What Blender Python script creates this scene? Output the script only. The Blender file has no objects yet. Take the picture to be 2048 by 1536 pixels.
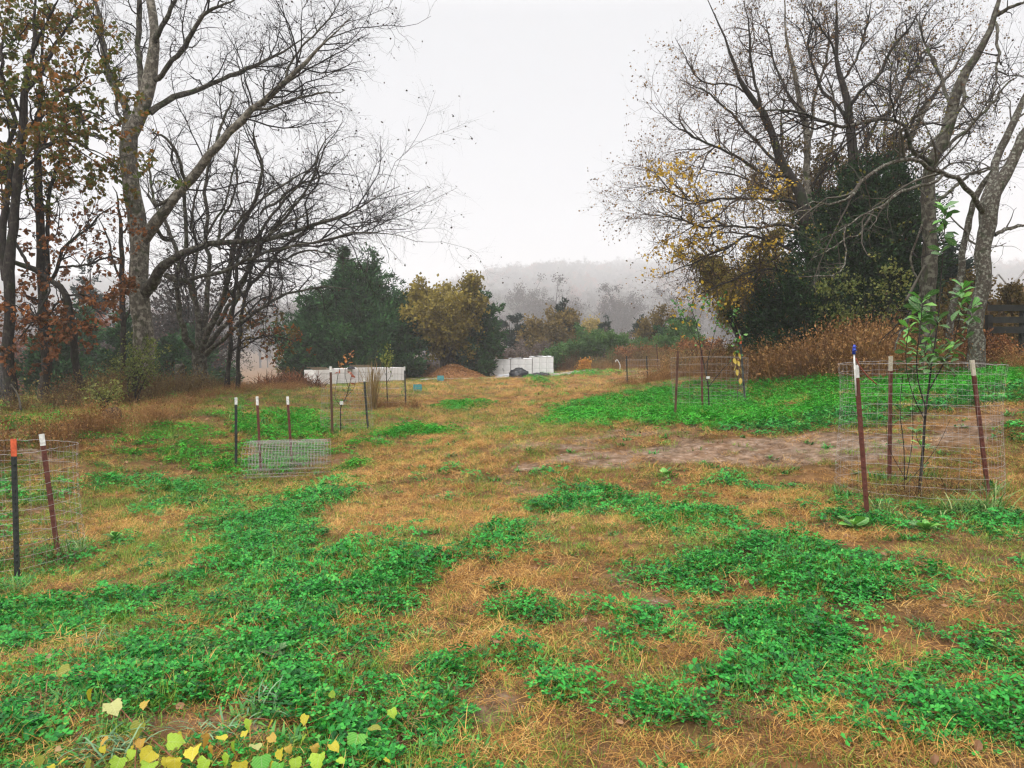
import bpy, math, random
import numpy as np
from mathutils import Vector, Matrix

S = bpy.context.scene
COL = S.collection
R_ = math.radians
SEED = 7
HAZE = 0.00115
rg = np.random.default_rng(SEED)

# ------------------------------------------------------------------ camera
F = 1500.0                       # focal length in photograph pixels (2048 wide)
PITCH = math.atan(68 / 1500.0)   # looking very slightly down
EYE = np.array([0.0, 0.0, 1.6])
cam_d = bpy.data.cameras.new('camera')
cam_d.sensor_width = 36.0
cam_d.lens = 36.0 * F / 2048.0
cam_d.clip_start = 0.05
cam_d.clip_end = 3000
cam = bpy.data.objects.new('camera', cam_d)
cam.location = EYE
cam.rotation_euler = (math.pi / 2 - PITCH, 0, 0)
COL.objects.link(cam)
S.camera = cam

# ------------------------------------------------------------------ world: overcast sky
W = bpy.data.worlds.new('World')
S.world = W
W.use_nodes = True
nt = W.node_tree
nt.nodes.clear()
out = nt.nodes.new('ShaderNodeOutputWorld')
bg = nt.nodes.new('ShaderNodeBackground')
bg.inputs['Strength'].default_value = 0.1
sky = nt.nodes.new('ShaderNodeTexSky')
sky.sky_type = 'NISHITA'
sky.sun_disc = False
sky.sun_elevation = R_(48)
sky.sun_rotation = R_(-150)
sky.air_density = 1.0
sky.dust_density = 3.0
tc = nt.nodes.new('ShaderNodeTexCoord')
sep = nt.nodes.new('ShaderNodeSeparateXYZ')
nt.links.new(tc.outputs['Generated'], sep.inputs[0])
# cloud deck: CIE-like overcast, brighter overhead than at the horizon
mr = nt.nodes.new('ShaderNodeMapRange')
mr.inputs['From Min'].default_value = 0.0
mr.inputs['From Max'].default_value = 1.0
mr.inputs['To Min'].default_value = 0.0
mr.inputs['To Max'].default_value = 1.0
nt.links.new(sep.outputs['Z'], mr.inputs['Value'])
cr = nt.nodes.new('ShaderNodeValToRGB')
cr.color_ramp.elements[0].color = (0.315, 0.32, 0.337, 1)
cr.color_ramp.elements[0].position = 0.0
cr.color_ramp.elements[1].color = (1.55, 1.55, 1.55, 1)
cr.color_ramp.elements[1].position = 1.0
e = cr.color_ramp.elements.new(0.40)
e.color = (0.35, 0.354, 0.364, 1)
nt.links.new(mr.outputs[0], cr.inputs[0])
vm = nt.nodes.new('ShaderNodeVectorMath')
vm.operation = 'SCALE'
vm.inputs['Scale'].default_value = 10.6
nt.links.new(cr.outputs[0], vm.inputs[0])
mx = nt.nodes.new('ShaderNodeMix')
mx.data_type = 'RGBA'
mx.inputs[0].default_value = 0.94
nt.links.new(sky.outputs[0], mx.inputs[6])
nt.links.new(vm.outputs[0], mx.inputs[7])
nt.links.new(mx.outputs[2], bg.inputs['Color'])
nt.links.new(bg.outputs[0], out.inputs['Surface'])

sun_d = bpy.data.lights.new('sun', 'SUN')
sun_d.energy = 1.5
sun_d.angle = R_(40)
sun_d.color = (1.0, 0.985, 0.965)
sun = bpy.data.objects.new('sun', sun_d)
# light comes from behind-left of the camera, high
sun.rotation_euler = (R_(42), 0, R_(-25))
COL.objects.link(sun)

S.view_settings.view_transform = 'Standard'
S.view_settings.look = 'None'
S.view_settings.gamma = 1
S.view_settings.use_curve_mapping = False
S.view_settings.exposure = 1.08
cy = S.cycles
cy.max_bounces = 6
cy.diffuse_bounces = 2
cy.glossy_bounces = 2
cy.transmission_bounces = 2
cy.transparent_max_bounces = 6
cy.volume_bounces = 1
cy.use_denoising = True
cy.use_adaptive_sampling = True
cy.adaptive_threshold = 0.02
cy.caustics_reflective = False
cy.caustics_refractive = False
cy.sample_clamp_indirect = 4.0
S.render.film_transparent = False
cy.filter_width = 1.3

# ------------------------------------------------------------------ small helpers
CR_ = np.array([1.0, 0, 0])
CF_ = np.array([0, math.cos(PITCH), -math.sin(PITCH)])
CU_ = np.array([0, math.sin(PITCH), math.cos(PITCH)])

def at(px, py, Y):
    """world point at forward distance Y that the photograph shows at (px, py)"""
    d = CR_ * (px - 1024) / F + CF_ + CU_ * (768 - py) / F
    return EYE + d * (Y / d[1])

def hash2(ix, iy, seed):
    n = (ix * 374761393 + iy * 668265263 + seed * 1442695041) & 0xFFFFFFFF
    n = ((n ^ (n >> 13)) * 1274126177) & 0xFFFFFFFF
    return ((n ^ (n >> 16)) & 0xFFFFFF) / float(0xFFFFFF)

def vnoise(x, y, s, seed=0):
    x = np.asarray(x, float) / s; y = np.asarray(y, float) / s
    ix = np.floor(x).astype(np.int64); iy = np.floor(y).astype(np.int64)
    fx = x - ix; fy = y - iy
    fx = fx * fx * (3 - 2 * fx); fy = fy * fy * (3 - 2 * fy)
    a = hash2(ix, iy, seed); b = hash2(ix + 1, iy, seed)
    c = hash2(ix, iy + 1, seed); d = hash2(ix + 1, iy + 1, seed)
    return (a * (1 - fx) + b * fx) * (1 - fy) + (c * (1 - fx) + d * fx) * fy

def fbm(x, y, s, seed=0, o=3):
    r = 0; a = 1; t = 0
    for k in range(o):
        r = r + a * vnoise(x, y, s / 2 ** k, seed + 17 * k); t += a; a *= .5
    return r / t

def sstep(a, b, x):
    t = np.clip((np.asarray(x, float) - a) / (b - a), 0, 1)
    return t * t * (3 - 2 * t)

# ------------------------------------------------------------------ terrain height
_cp = [(33,1170,6.2),(115,1110,7.2),(472,935,12.5),(650,945,12),(663,868,14.5),(735,858,15.5),
       (812,815,22),(740,815,22),(1353,838,14),(1490,800,18),(1253,775,26),(1297,770,27),
       (1733,1035,6.9),(1785,965,8.6),(1975,985,7.9),(1000,1536,2.9),(1700,1500,3.05),(150,1500,2.8),
       (100,860,13),(290,790,20),(400,778,22),(500,780,25),(640,772,38),(810,762,40),(910,757,43),
       (1040,754,45),(1130,744,48),(1200,737,50),(1500,737,24),(1750,727,19),(2040,717,17),
       (1400,747,30),(1700,900,10),(2040,850,9.5),(1024,900,11.5),(1100,795,24),(1000,850,16),
       (900,776,32),(1050,766,36),(1150,761,36),(800,780,30),(1000,785,28),(1300,1000,8.4),(700,1100,6.4),(1024,1100,6.3)]
_P = [at(*c) for c in _cp] + [np.array(p, float) for p in
     [(-26,42,-3.5),(-40,60,-8),(-12,48,-.8),(-22,24,-1.2),(-16,12,-.2),(-30,5,-1.5),(28,20,2.6),
      (40,40,3.2),(18,50,1.4),(0,-4,-.0),(-14,-4,-.4),(14,-4,.5),(0,52,0),(0,58,-.6),(-25,-5,-1),(30,-5,1.5),
      (9,34,.9),(22,32,2.2)]]
_P = np.array(_P)
def _phi(r2): return np.where(r2 > 1e-9, r2 * np.log(r2 + 1e-12) * .5, 0)
def _fit():
    n = len(_P)
    d2 = ((_P[:, None, :2] - _P[None, :, :2]) ** 2).sum(-1)
    A = np.zeros((n + 3, n + 3))
    A[:n, :n] = _phi(d2) + np.eye(n) * .05
    A[:n, n] = 1; A[:n, n + 1:] = _P[:, :2]
    A[n:, :n] = A[:n, n:].T
    return np.linalg.solve(A, np.r_[_P[:, 2], 0, 0, 0])
_w = _fit()
def zground(x, y, fine=True):
    x = np.atleast_1d(np.asarray(x, float)); y = np.atleast_1d(np.asarray(y, float))
    r = np.zeros(x.shape)
    fx = np.clip(x, -42, 42); fy = np.clip(y, -6, 62)
    r += _w[-3] + _w[-2] * fx + _w[-1] * fy
    for k in range(len(_P)):
        r += _w[k] * _phi((fx - _P[k, 0]) ** 2 + (fy - _P[k, 1]) ** 2)
    # valley and wooded hill beyond
    v = sstep(50, 95, y)
    r = r * (1 - v) + (-5.0) * v
    hx = 84 * sstep(-240, 50, x) + 48 * sstep(-200, -520, x) + 46
    r = r + sstep(300, 1350, y) * hx * (.8 + .4 * fbm(x, y, 260, 61, 2))
    if fine:
        near = 1 - sstep(25, 60, y)
        r = r + near * ((fbm(x, y, 1.6, 3) - .5) * .12 + (fbm(x, y, .35, 9, 2) - .5) * .035)
    return r
def zg(x, y): return float(zground(x, y)[0])

def G(px, py):
    """point of the ground seen at pixel (px, py)"""
    d = CR_ * (px - 1024) / F + CF_ + CU_ * (768 - py) / F
    ys = np.r_[np.arange(2, 30, .05), np.arange(30, 120, .3)]
    P = EYE[None] + d[None] * (ys / d[1])[:, None]
    zz = zground(P[:, 0], P[:, 1])
    b = np.nonzero(P[:, 2] < zz)[0]
    i = b[0] if len(b) else len(ys) - 1
    p = P[i].copy(); p[2] = zz[i]
    return p

# ------------------------------------------------------------------ mesh helpers
def mesh_np(name, V, faces_list, mat=None, smooth=False):
    """faces_list: list of int arrays (n,k)"""
    me = bpy.data.meshes.new(name)
    V = np.asarray(V, np.float32)
    me.vertices.add(len(V)); me.vertices.foreach_set('co', V.ravel())
    fl = [np.asarray(f, np.int32) for f in faces_list if len(f)]
    nl = sum(f.size for f in fl); nf = sum(len(f) for f in fl)
    me.loops.add(nl); me.polygons.add(nf)
    me.loops.foreach_set('vertex_index', np.concatenate([f.ravel() for f in fl]))
    tot = np.concatenate([np.full(len(f), f.shape[1], np.int32) for f in fl])
    st = np.r_[0, np.cumsum(tot)[:-1]].astype(np.int32)
    me.polygons.foreach_set('loop_start', st)
    me.polygons.foreach_set('use_smooth', np.full(nf, bool(smooth)))
    me.update(calc_edges=True)
    if mat is not None: me.materials.append(mat)
    return me

def obj(name, me, parent=None, loc=None):
    o = bpy.data.objects.new(name, me)
    COL.objects.link(o)
    if parent is not None: o.parent = parent
    if loc is not None: o.location = loc
    return o

def empty(name, loc, label, cat, group=None, rz=0):
    o = bpy.data.objects.new(name, None)
    o.location = loc; o.rotation_euler = (0, 0, rz)
    o.empty_display_size = .2
    COL.objects.link(o)
    o['label'] = label; o['category'] = cat
    if group: o['group'] = group
    return o

def tag(o, label, cat, group=None, kind=None):
    o['label'] = label
    if cat: o['category'] = cat
    if group: o['group'] = group
    if kind: o['kind'] = kind
    return o

def norm(v): return v / np.maximum(np.linalg.norm(v, axis=-1, keepdims=True), 1e-9)

def tubes(P, Rr, sides):
    """P (M,N,3) R (M,N) -> verts, quads"""
    M, N = Rr.shape
    T = np.empty_like(P)
    T[:, 1:-1] = P[:, 2:] - P[:, :-2]; T[:, 0] = P[:, 1] - P[:, 0]; T[:, -1] = P[:, -1] - P[:, -2]
    T = norm(T)
    av = norm(P[:, -1] - P[:, 0])
    ref = np.where(np.abs(av[:, 2:3]) < .8, np.array([[0, 0, 1.]]), np.array([[1., 0, 0]]))
    ref = norm(np.cross(av, ref))[:, None, :]
    U = norm(ref - (ref * T).sum(-1, keepdims=True) * T)
    Vv = np.cross(T, U)
    a = np.arange(sides) * 2 * np.pi / sides
    V = P[:, :, None] + Rr[:, :, None, None] * (np.cos(a)[None, None, :, None] * U[:, :, None] + np.sin(a)[None, None, :, None] * Vv[:, :, None])
    V = V.reshape(-1, 3)
    m = np.arange(M)[:, None, None] * N * sides
    i = np.arange(N - 1)[None, :, None] * sides
    s = np.arange(sides)[None, None, :]
    s2 = (s + 1) % sides
    q = np.stack([m + i + s, m + i + s2, m + i + sides + s2, m + i + sides + s], -1).reshape(-1, 4)
    return V, q

class Geo:
    def __init__(s): s.V = []; s.F = []; s.n = 0
    def add(s, V, *F):
        V = np.asarray(V, float)
        for f in F:
            if len(f): s.F.append(np.asarray(f, np.int64) + s.n)
        s.V.append(V); s.n += len(V)
        return s
    def tube(s, pts, rad, sides=8, cap=True):
        P = np.asarray(pts, float)[None]; Rr = np.broadcast_to(np.asarray(rad, float), (P.shape[1],))[None]
        V, q = tubes(P, Rr, sides)
        n0 = s.n
        s.add(V, q)
        if cap:
            k = len(V)
            s.F.append(np.array([list(range(n0, n0 + sides))[::-1]]))
            s.F.append(np.array([list(range(n0 + k - sides, n0 + k))]))
        return s
    def box(s, c, sz, rot=None):
        c = np.array(c, float); h = np.array(sz, float) / 2
        V = np.array([[x, y, z] for x in (-1, 1) for y in (-1, 1) for z in (-1, 1)]) * h
        if rot is not None: V = V @ np.array(rot).T
        s.add(V + c, np.array([[0, 1, 3, 2], [4, 6, 7, 5], [0, 4, 5, 1], [2, 3, 7, 6], [0, 2, 6, 4], [1, 5, 7, 3]]))
        return s
    def mesh(s, name, mat, smooth=False, origin=None):
        V = np.concatenate(s.V)
        if origin is not None: V = V - np.asarray(origin)[None]
        by = {}
        for f in s.F: by.setdefault(f.shape[1], []).append(f)
        return mesh_np(name, V, [np.concatenate(v) for v in by.values()], mat, smooth)

def rotz(a):
    c, s = math.cos(a), math.sin(a)
    return np.array([[c, -s, 0], [s, c, 0], [0, 0, 1.]])

# ------------------------------------------------------------------ materials
def new_mat(name, rough=.8, spec=.3):
    m = bpy.data.materials.new(name); m.use_nodes = True
    n = m.node_tree; b = n.nodes['Principled BSDF']
    b.inputs['Roughness'].default_value = rough
    b.inputs['Specular IOR Level'].default_value = spec
    return m, n, b

def ramp(n, cols, interp='LINEAR'):
    r = n.nodes.new('ShaderNodeValToRGB'); r.color_ramp.interpolation = interp
    el = r.color_ramp.elements
    while len(el) > 1: el.remove(el[-1])
    for i, c in enumerate(cols):
        if len(c) == 4: p, c = c[0], c[1:]
        else: p = i / max(1, len(cols) - 1)
        if i == 0: el[0].position = p; el[0].color = (*c, 1)
        else:
            k = el.new(p); k.color = (*c, 1)
    return r

def noise(n, scale, detail=3, vec='Object', rough=.55, dist=0.0):
    t = n.nodes.new('ShaderNodeTexCoord'); z = n.nodes.new('ShaderNodeTexNoise')
    z.inputs['Scale'].default_value = scale; z.inputs['Detail'].default_value = detail
    z.inputs['Roughness'].default_value = rough; z.inputs['Distortion'].default_value = dist
    n.links.new(t.outputs[vec], z.inputs['Vector'])
    return z

def mix(n, fac, a, b, typ='MIX'):
    m = n.nodes.new('ShaderNodeMix'); m.data_type = 'RGBA'; m.blend_type = typ
    for v, k in ((fac, 0), (a, 6), (b, 7)):
        if isinstance(v, (int, float)): m.inputs[k].default_value = v
        elif isinstance(v, tuple): m.inputs[k].default_value = (*v, 1)
        else: n.links.new(v, m.inputs[k])
    return m.outputs[2]

def leaf_mat(name, cols, rough=.55, spec=.35, trans=.3, patch=None, pw=.5, obr=.35):
    """foliage: a colour per leaf (random per island), shifted per instance and by a broad patchiness"""
    m, n, b = new_mat(name, rough, spec)
    g = n.nodes.new('ShaderNodeNewGeometry'); oi = n.nodes.new('ShaderNodeObjectInfo')
    a = n.nodes.new('ShaderNodeMath'); a.operation = 'MULTIPLY_ADD'
    n.links.new(oi.outputs['Random'], a.inputs[0]); a.inputs[1].default_value = obr
    a2 = n.nodes.new('ShaderNodeMath'); a2.operation = 'MULTIPLY'
    n.links.new(g.outputs['Random Per Island'], a2.inputs[0]); a2.inputs[1].default_value = 1 - obr - (pw if patch else 0)
    n.links.new(a2.outputs[0], a.inputs[2])
    fac = a.outputs[0]
    if patch:
        z = noise(n, patch, 2)
        mp = n.nodes.new('ShaderNodeMapRange'); mp.inputs['From Min'].default_value = .3; mp.inputs['From Max'].default_value = .7
        mp.inputs['To Max'].default_value = pw
        n.links.new(z.outputs[0], mp.inputs['Value'])
        c = n.nodes.new('ShaderNodeMath'); n.links.new(fac, c.inputs[0]); n.links.new(mp.outputs[0], c.inputs[1])
        fac = c.outputs[0]
    r = ramp(n, cols); n.links.new(fac, r.inputs[0])
    n.links.new(r.outputs[0], b.inputs['Base Color'])
    if trans:
        o = n.nodes['Material Output']; t = n.nodes.new('ShaderNodeBsdfTranslucent'); s = n.nodes.new('ShaderNodeMixShader')
        n.links.new(r.outputs[0], t.inputs[0]); s.inputs[0].default_value = trans
        n.links.new(b.outputs[0], s.inputs[1]); n.links.new(t.outputs[0], s.inputs[2]); n.links.new(s.outputs[0], o.inputs[0])
    return m

def bark_mat(name, dark, mid, pale, moss=None, scale=6, lich=.55, vert=.25):
    m, n, b = new_mat(name, .9, .15)
    t = n.nodes.new('ShaderNodeTexCoord'); mp = n.nodes.new('ShaderNodeMapping')
    mp.inputs['Scale'].default_value = (1, 1, vert); n.links.new(t.outputs['Object'], mp.inputs[0])
    z = n.nodes.new('ShaderNodeTexNoise'); z.inputs['Scale'].default_value = scale * 4; z.inputs['Detail'].default_value = 5
    n.links.new(mp.outputs[0], z.inputs['Vector'])
    r = ramp(n, [(.3, *dark), (.6, *mid)]); n.links.new(z.outputs[0], r.inputs[0])
    z2 = noise(n, scale, 4); r2 = ramp(n, [(lich - .06, 0, 0, 0), (lich + .06, 1, 1, 1)]); n.links.new(z2.outputs[0], r2.inputs[0])
    c = mix(n, r2.outputs[0], r.outputs[0], pale)
    if moss:
        z3 = noise(n, scale * .35, 4, dist=.6); r3 = ramp(n, [(.55, 0, 0, 0), (.66, .8, .8, .8)]); n.links.new(z3.outputs[0], r3.inputs[0])
        c = mix(n, r3.outputs[0], c, moss)
    n.links.new(c, b.inputs['Base Color'])
    bp = n.nodes.new('ShaderNodeBump'); bp.inputs['Strength'].default_value = .6; bp.inputs['Distance'].default_value = .02
    n.links.new(z.outputs[0], bp.inputs['Height']); n.links.new(bp.outputs[0], b.inputs['Normal'])
    return m

def plain(name, col, rough=.7, spec=.3, var=.25, scale=20, metal=0, bump=0):
    m, n, b = new_mat(name, rough, spec)
    z = noise(n, scale, 4)
    d = tuple(c * (1 - var) for c in col); u = tuple(min(1, c * (1 + var)) for c in col)
    r = ramp(n, [(.3, *d), (.7, *u)]); n.links.new(z.outputs[0], r.inputs[0])
    n.links.new(r.outputs[0], b.inputs['Base Color']); b.inputs['Metallic'].default_value = metal
    if bump:
        bp = n.nodes.new('ShaderNodeBump'); bp.inputs['Strength'].default_value = bump; bp.inputs['Distance'].default_value = .02
        n.links.new(z.outputs[0], bp.inputs['Height']); n.links.new(bp.outputs[0], b.inputs['Normal'])
    return m
# ------------------------------------------------------------------ where clover, dirt and straw lie (world metres)
def ell(px, py, rx, ry):
    c = G(px, py); a = G(px, min(py + ry, 1700)); b = G(px, max(py - ry, 712))
    return (c[0], (a[1] + b[1]) / 2, rx * c[1] / F, max(.12, (b[1] - a[1]) / 2), )
CLOVER = [ell(*p) + (w,) for *p, w in [
 (690,1190,175,100,1.5),(470,1125,110,50,1.2),(560,1060,60,30,1.2),(520,1040,70,25,1.1),(180,1235,150,35,1.3),(60,1235,80,35,1.2),
 (1590,1120,80,40,1.5),(1640,1180,100,55,1.5),(1470,1140,70,30,1.1),(1530,1290,120,60,1.4),(1480,1360,150,50,1.3),
 (1250,1240,90,40,1.2),(1130,1240,80,50,1.0),(1150,1330,150,50,.9),(1400,1140,90,35,1.0),(1400,1050,80,35,1.3),
 (1300,1040,60,22,1.2),(1230,1000,60,18,1.1),(1140,1015,60,20,1.0),(1000,1085,75,28,1.2),(830,1385,80,40,1.2),
 (1900,1430,170,70,1.3),(1960,1360,100,40,1.1),(1750,1450,120,60,.9),(1300,1440,140,60,1.0),(1100,1440,80,50,.8),
 (400,1300,150,40,.9),(130,1380,150,45,.9),(60,1480,120,50,1.0),(350,1350,120,30,.8),(1700,1280,120,40,.9),(1880,1280,120,35,.8),
 (1800,1160,120,35,.7),(1850,1060,140,22,.8),(1720,1050,60,18,1.3),(1950,1040,90,25,.9),(1650,1010,60,20,.4),
 (1290,808,165,22,1.3),(1190,828,95,18,1.3),(1420,832,150,24,1.3),(1620,845,170,22,1.4),(1560,770,70,14,1.3),(1440,780,90,14,.8),(1500,800,200,26,.8),
 (1850,765,190,22,1.2),(1980,780,120,24,1.3),(1720,815,100,24,1.3),(1850,820,150,16,1.2),(1980,735,80,14,1.4),(1640,760,100,18,1.1),
 (560,845,90,22,1.1),(500,870,60,10,.7),(650,860,30,12,.8),(710,893,28,9,1.5),(820,868,65,8,1.3),(925,813,45,7,1.2),(745,930,30,8,.8),
 (440,1015,80,16,1.0),(600,1003,75,20,1.2),(360,980,60,14,.8),(430,940,28,10,1.4),(250,965,60,12,.8),(375,905,50,9,.8),(200,980,60,12,.6),
 (1400,980,90,16,1.1),(1060,948,28,8,1.4),(900,995,20,7,1.0),(1330,960,60,10,.8),(1540,985,50,10,.7),(560,925,60,20,.9),(160,1110,40,30,1.0),
 (1070,745,40,6,1.2),(1180,748,50,5,.6),(1940,1180,60,25,.8),(330,1110,90,30,.5),(740,1100,40,18,1.0)]]
DIRT = [ell(*p) + (w,) for *p, w in [
 (1400,906,250,18,1.5),(1130,890,120,12,1.1),(1640,900,170,16,1.5),(1850,890,150,18,1.1),(1180,930,120,14,1.2),(1250,870,180,8,1.0),
 (590,1235,60,18,.9),(255,1235,45,18,1.2),(470,1415,90,26,1.5),(330,1415,60,20,.9),(1230,1190,70,20,.5),(1850,1380,50,16,1.1),
 (1260,1395,40,16,.5),(1560,1210,30,16,.8),(870,1440,70,30,.7),(640,1310,50,16,.6),(1080,1040,50,12,.7),(830,1040,60,10,.6),
 (60,905,90,10,1.1),(200,870,60,8,.8),(1020,975,60,10,.5),(1970,1110,70,16,.6),(1250,1150,60,12,.5)]]
STRAW = [ell(*p) + (w,) for *p, w in [
 (850,920,130,30,1.3),(880,1010,140,40,1.4),(780,1050,80,20,1.0),(1000,800,200,25,1.2),(1000,770,180,12,1.2),(750,790,120,16,1.0),
 (1050,1190,110,40,1.2),(1050,1110,60,25,1.1),(1240,1290,50,30,.7),(1690,1080,60,20,1.0),(1600,1040,120,20,1.0),(1530,1000,120,18,1.0),
 (800,1310,90,26,1.0),(1000,1440,80,50,1.1),(1650,1420,80,26,1.3),(1620,1470,120,30,1.0),(380,1140,50,16,1.1),(240,1060,110,26,.8),
 (1860,1200,110,35,.9),(1900,960,100,30,1.2),(2010,930,60,30,1.2),(1250,990,60,16,.8),(1490,1060,60,22,.8),(1160,1050,80,16,.8),
 (560,1210,40,18,.9),(100,1180,70,20,.7),(640,1000,40,8,.6),(1150,790,100,14,1.0),(1400,1510,160,40,.6),(960,1300,60,30,.9)]]
def blob(L, x, y):
    r = np.zeros(np.shape(x))
    wx = x + (fbm(x, y, .9, 41) - .5) * .9; wy = y + (fbm(x, y, .9, 77) - .5) * 1.1
    for cx, cy_, rx, ry, w in L:
        d = ((wx - cx) / rx) ** 2 + ((wy - cy_) / ry) ** 2
        r = np.maximum(r, w * np.exp(-(d * .75) ** 1.6))
    return r
def masks(x, y):
    c = blob(CLOVER, x, y); d = blob(DIRT, x, y); s = blob(STRAW, x, y)
    base = sstep(.55, .78, fbm(x, y, .7, 5)) * (.45 + .25 * (1 - sstep(3.5, 7, y))) * (1 - sstep(10, 20, y))
    left = sstep(1, -6, x - y * .05) * (1 - sstep(14, 22, y))
    base = base + left * .25 * sstep(.4, .7, fbm(x, y, 1.1, 15)) + .25 * sstep(.6, .8, fbm(x, y, 1.8, 25)) * (1 - sstep(24, 40, y))
    nearleft = sstep(.2, -.6, x - .15) * (1 - sstep(3.6, 4.6, y + fbm(x, y, .8, 55) * 1.2 - .6))
    base = base + nearleft * .5 * sstep(.44, .60, fbm(x, y, .45, 57)); s = s * (1 - nearleft * .6)
    c = np.clip(c * sstep(.42, .70, fbm(x, y, .55, 6, 4) + c * .22 + (fbm(x, y, .16, 16, 2) - .5) * .35) * (1 - .8 * np.clip(d - c * .4, 0, 1)) + base * (1 - np.clip(s + d * 1.3, 0, 1)), 0, 1.6)
    d = np.clip(d * sstep(.3, .6, fbm(x, y, .6, 8) + d * .2) + .6 * sstep(.68, .8, fbm(x, y, .9, 12)) * (y < 25), 0, 1.3) * (1 - np.clip(c * .8, 0, 1))
    return c, d, np.clip(s, 0, 1.4)

# ------------------------------------------------------------------ the ground sheet
def axis(a0, near, step, g, end):
    r = [a0]
    while r[-1] < end:
        r.append(r[-1] + (step if r[-1] < near else max(step, step * (1 + (r[-1] - near) * g))))
    return np.array(r)
ys = np.r_[-np.arange(8, 2, -1.0), axis(-2., 1, .5, 0, 1.5)][:-1]
ys = np.r_[-60., -30., -15., ys, axis(2.0, 13, .12, .2, 1650)]
xp = axis(.0, 7, .15, .25, 1300)
xs = np.r_[-xp[::-1][:-1], xp]
XX, YY = np.meshgrid(xs, ys)
ZZ = zground(XX.ravel(), YY.ravel())
Vg = np.c_[XX.ravel(), YY.ravel(), ZZ]
nx, ny = len(xs), len(ys)
i, j = np.meshgrid(np.arange(nx - 1), np.arange(ny - 1)); i = i.ravel(); j = j.ravel()
Fg = np.stack([j * nx + i, j * nx + i + 1, (j + 1) * nx + i + 1, (j + 1) * nx + i], -1)
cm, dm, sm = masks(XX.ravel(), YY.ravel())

m, n, b = new_mat('soil_and_thatch', .95, .15)
def attr(nm):
    a = n.nodes.new('ShaderNodeAttribute'); a.attribute_name = nm; return a.outputs['Fac']
z1 = noise(n, 9, 6, rough=.65); z2 = noise(n, 1.2, 4); z3 = noise(n, 45, 4, rough=.7)
thatch = ramp(n, [(.25, .03, .015, .008), (.45, .10, .045, .018), (.6, .20, .095, .036), (.8, .34, .19, .085)]); n.links.new(z1.outputs[0], thatch.inputs[0])
th2 = ramp(n, [(.3, .08, .065, .022), (.7, .24, .12, .045)]); n.links.new(z2.outputs[0], th2.inputs[0])
c0 = mix(n, .45, thatch.outputs[0], th2.outputs[0])
soil = ramp(n, [(.3, .06, .04, .028), (.48, .18, .13, .10), (.66, .34, .265, .215)]); n.links.new(z1.outputs[0], soil.inputs[0])
clover_shade = ramp(n, [(.3, .004, .008, .003), (.7, .016, .034, .008)]); n.links.new(z3.outputs[0], clover_shade.inputs[0])  # ground under clover, darkened in colour to stand for shade between the leaves
zd = noise(n, 5, 6, rough=.7)
md = n.nodes.new('ShaderNodeMath'); md.operation = 'MULTIPLY_ADD'; n.links.new(zd.outputs[0], md.inputs[0]); md.inputs[1].default_value = 1.8; md.inputs[2].default_value = -1.3
ma = n.nodes.new('ShaderNodeMath'); n.links.new(md.outputs[0], ma.inputs[0]); n.links.new(attr('dirt'), ma.inputs[1]); ma.use_clamp = True
mb_ = n.nodes.new('ShaderNodeMath'); mb_.operation = 'MULTIPLY'; n.links.new(ma.outputs[0], mb_.inputs[0]); mb_.inputs[1].default_value = .85
c1 = mix(n, mb_.outputs[0], c0, soil.outputs[0])
c2 = mix(n, attr('green'), c1, clover_shade.outputs[0])
n.links.new(c2, b.inputs['Base Color'])
bp = n.nodes.new('ShaderNodeBump'); bp.inputs['Strength'].default_value = .8; bp.inputs['Distance'].default_value = .03
n.links.new(z1.outputs[0], bp.inputs['Height']); bp2 = n.nodes.new('ShaderNodeBump'); bp2.inputs['Strength'].default_value = .5; bp2.inputs['Distance'].default_value = .01
n.links.new(z3.outputs[0], bp2.inputs['Height']); n.links.new(bp.outputs[0], bp2.inputs['Normal']); n.links.new(bp2.outputs[0], b.inputs['Normal'])
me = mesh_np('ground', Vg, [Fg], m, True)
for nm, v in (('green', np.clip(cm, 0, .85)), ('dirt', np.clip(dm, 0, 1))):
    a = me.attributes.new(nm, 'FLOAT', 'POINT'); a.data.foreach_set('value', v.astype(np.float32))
g = obj('ground', me); g['kind'] = 'structure'

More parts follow.
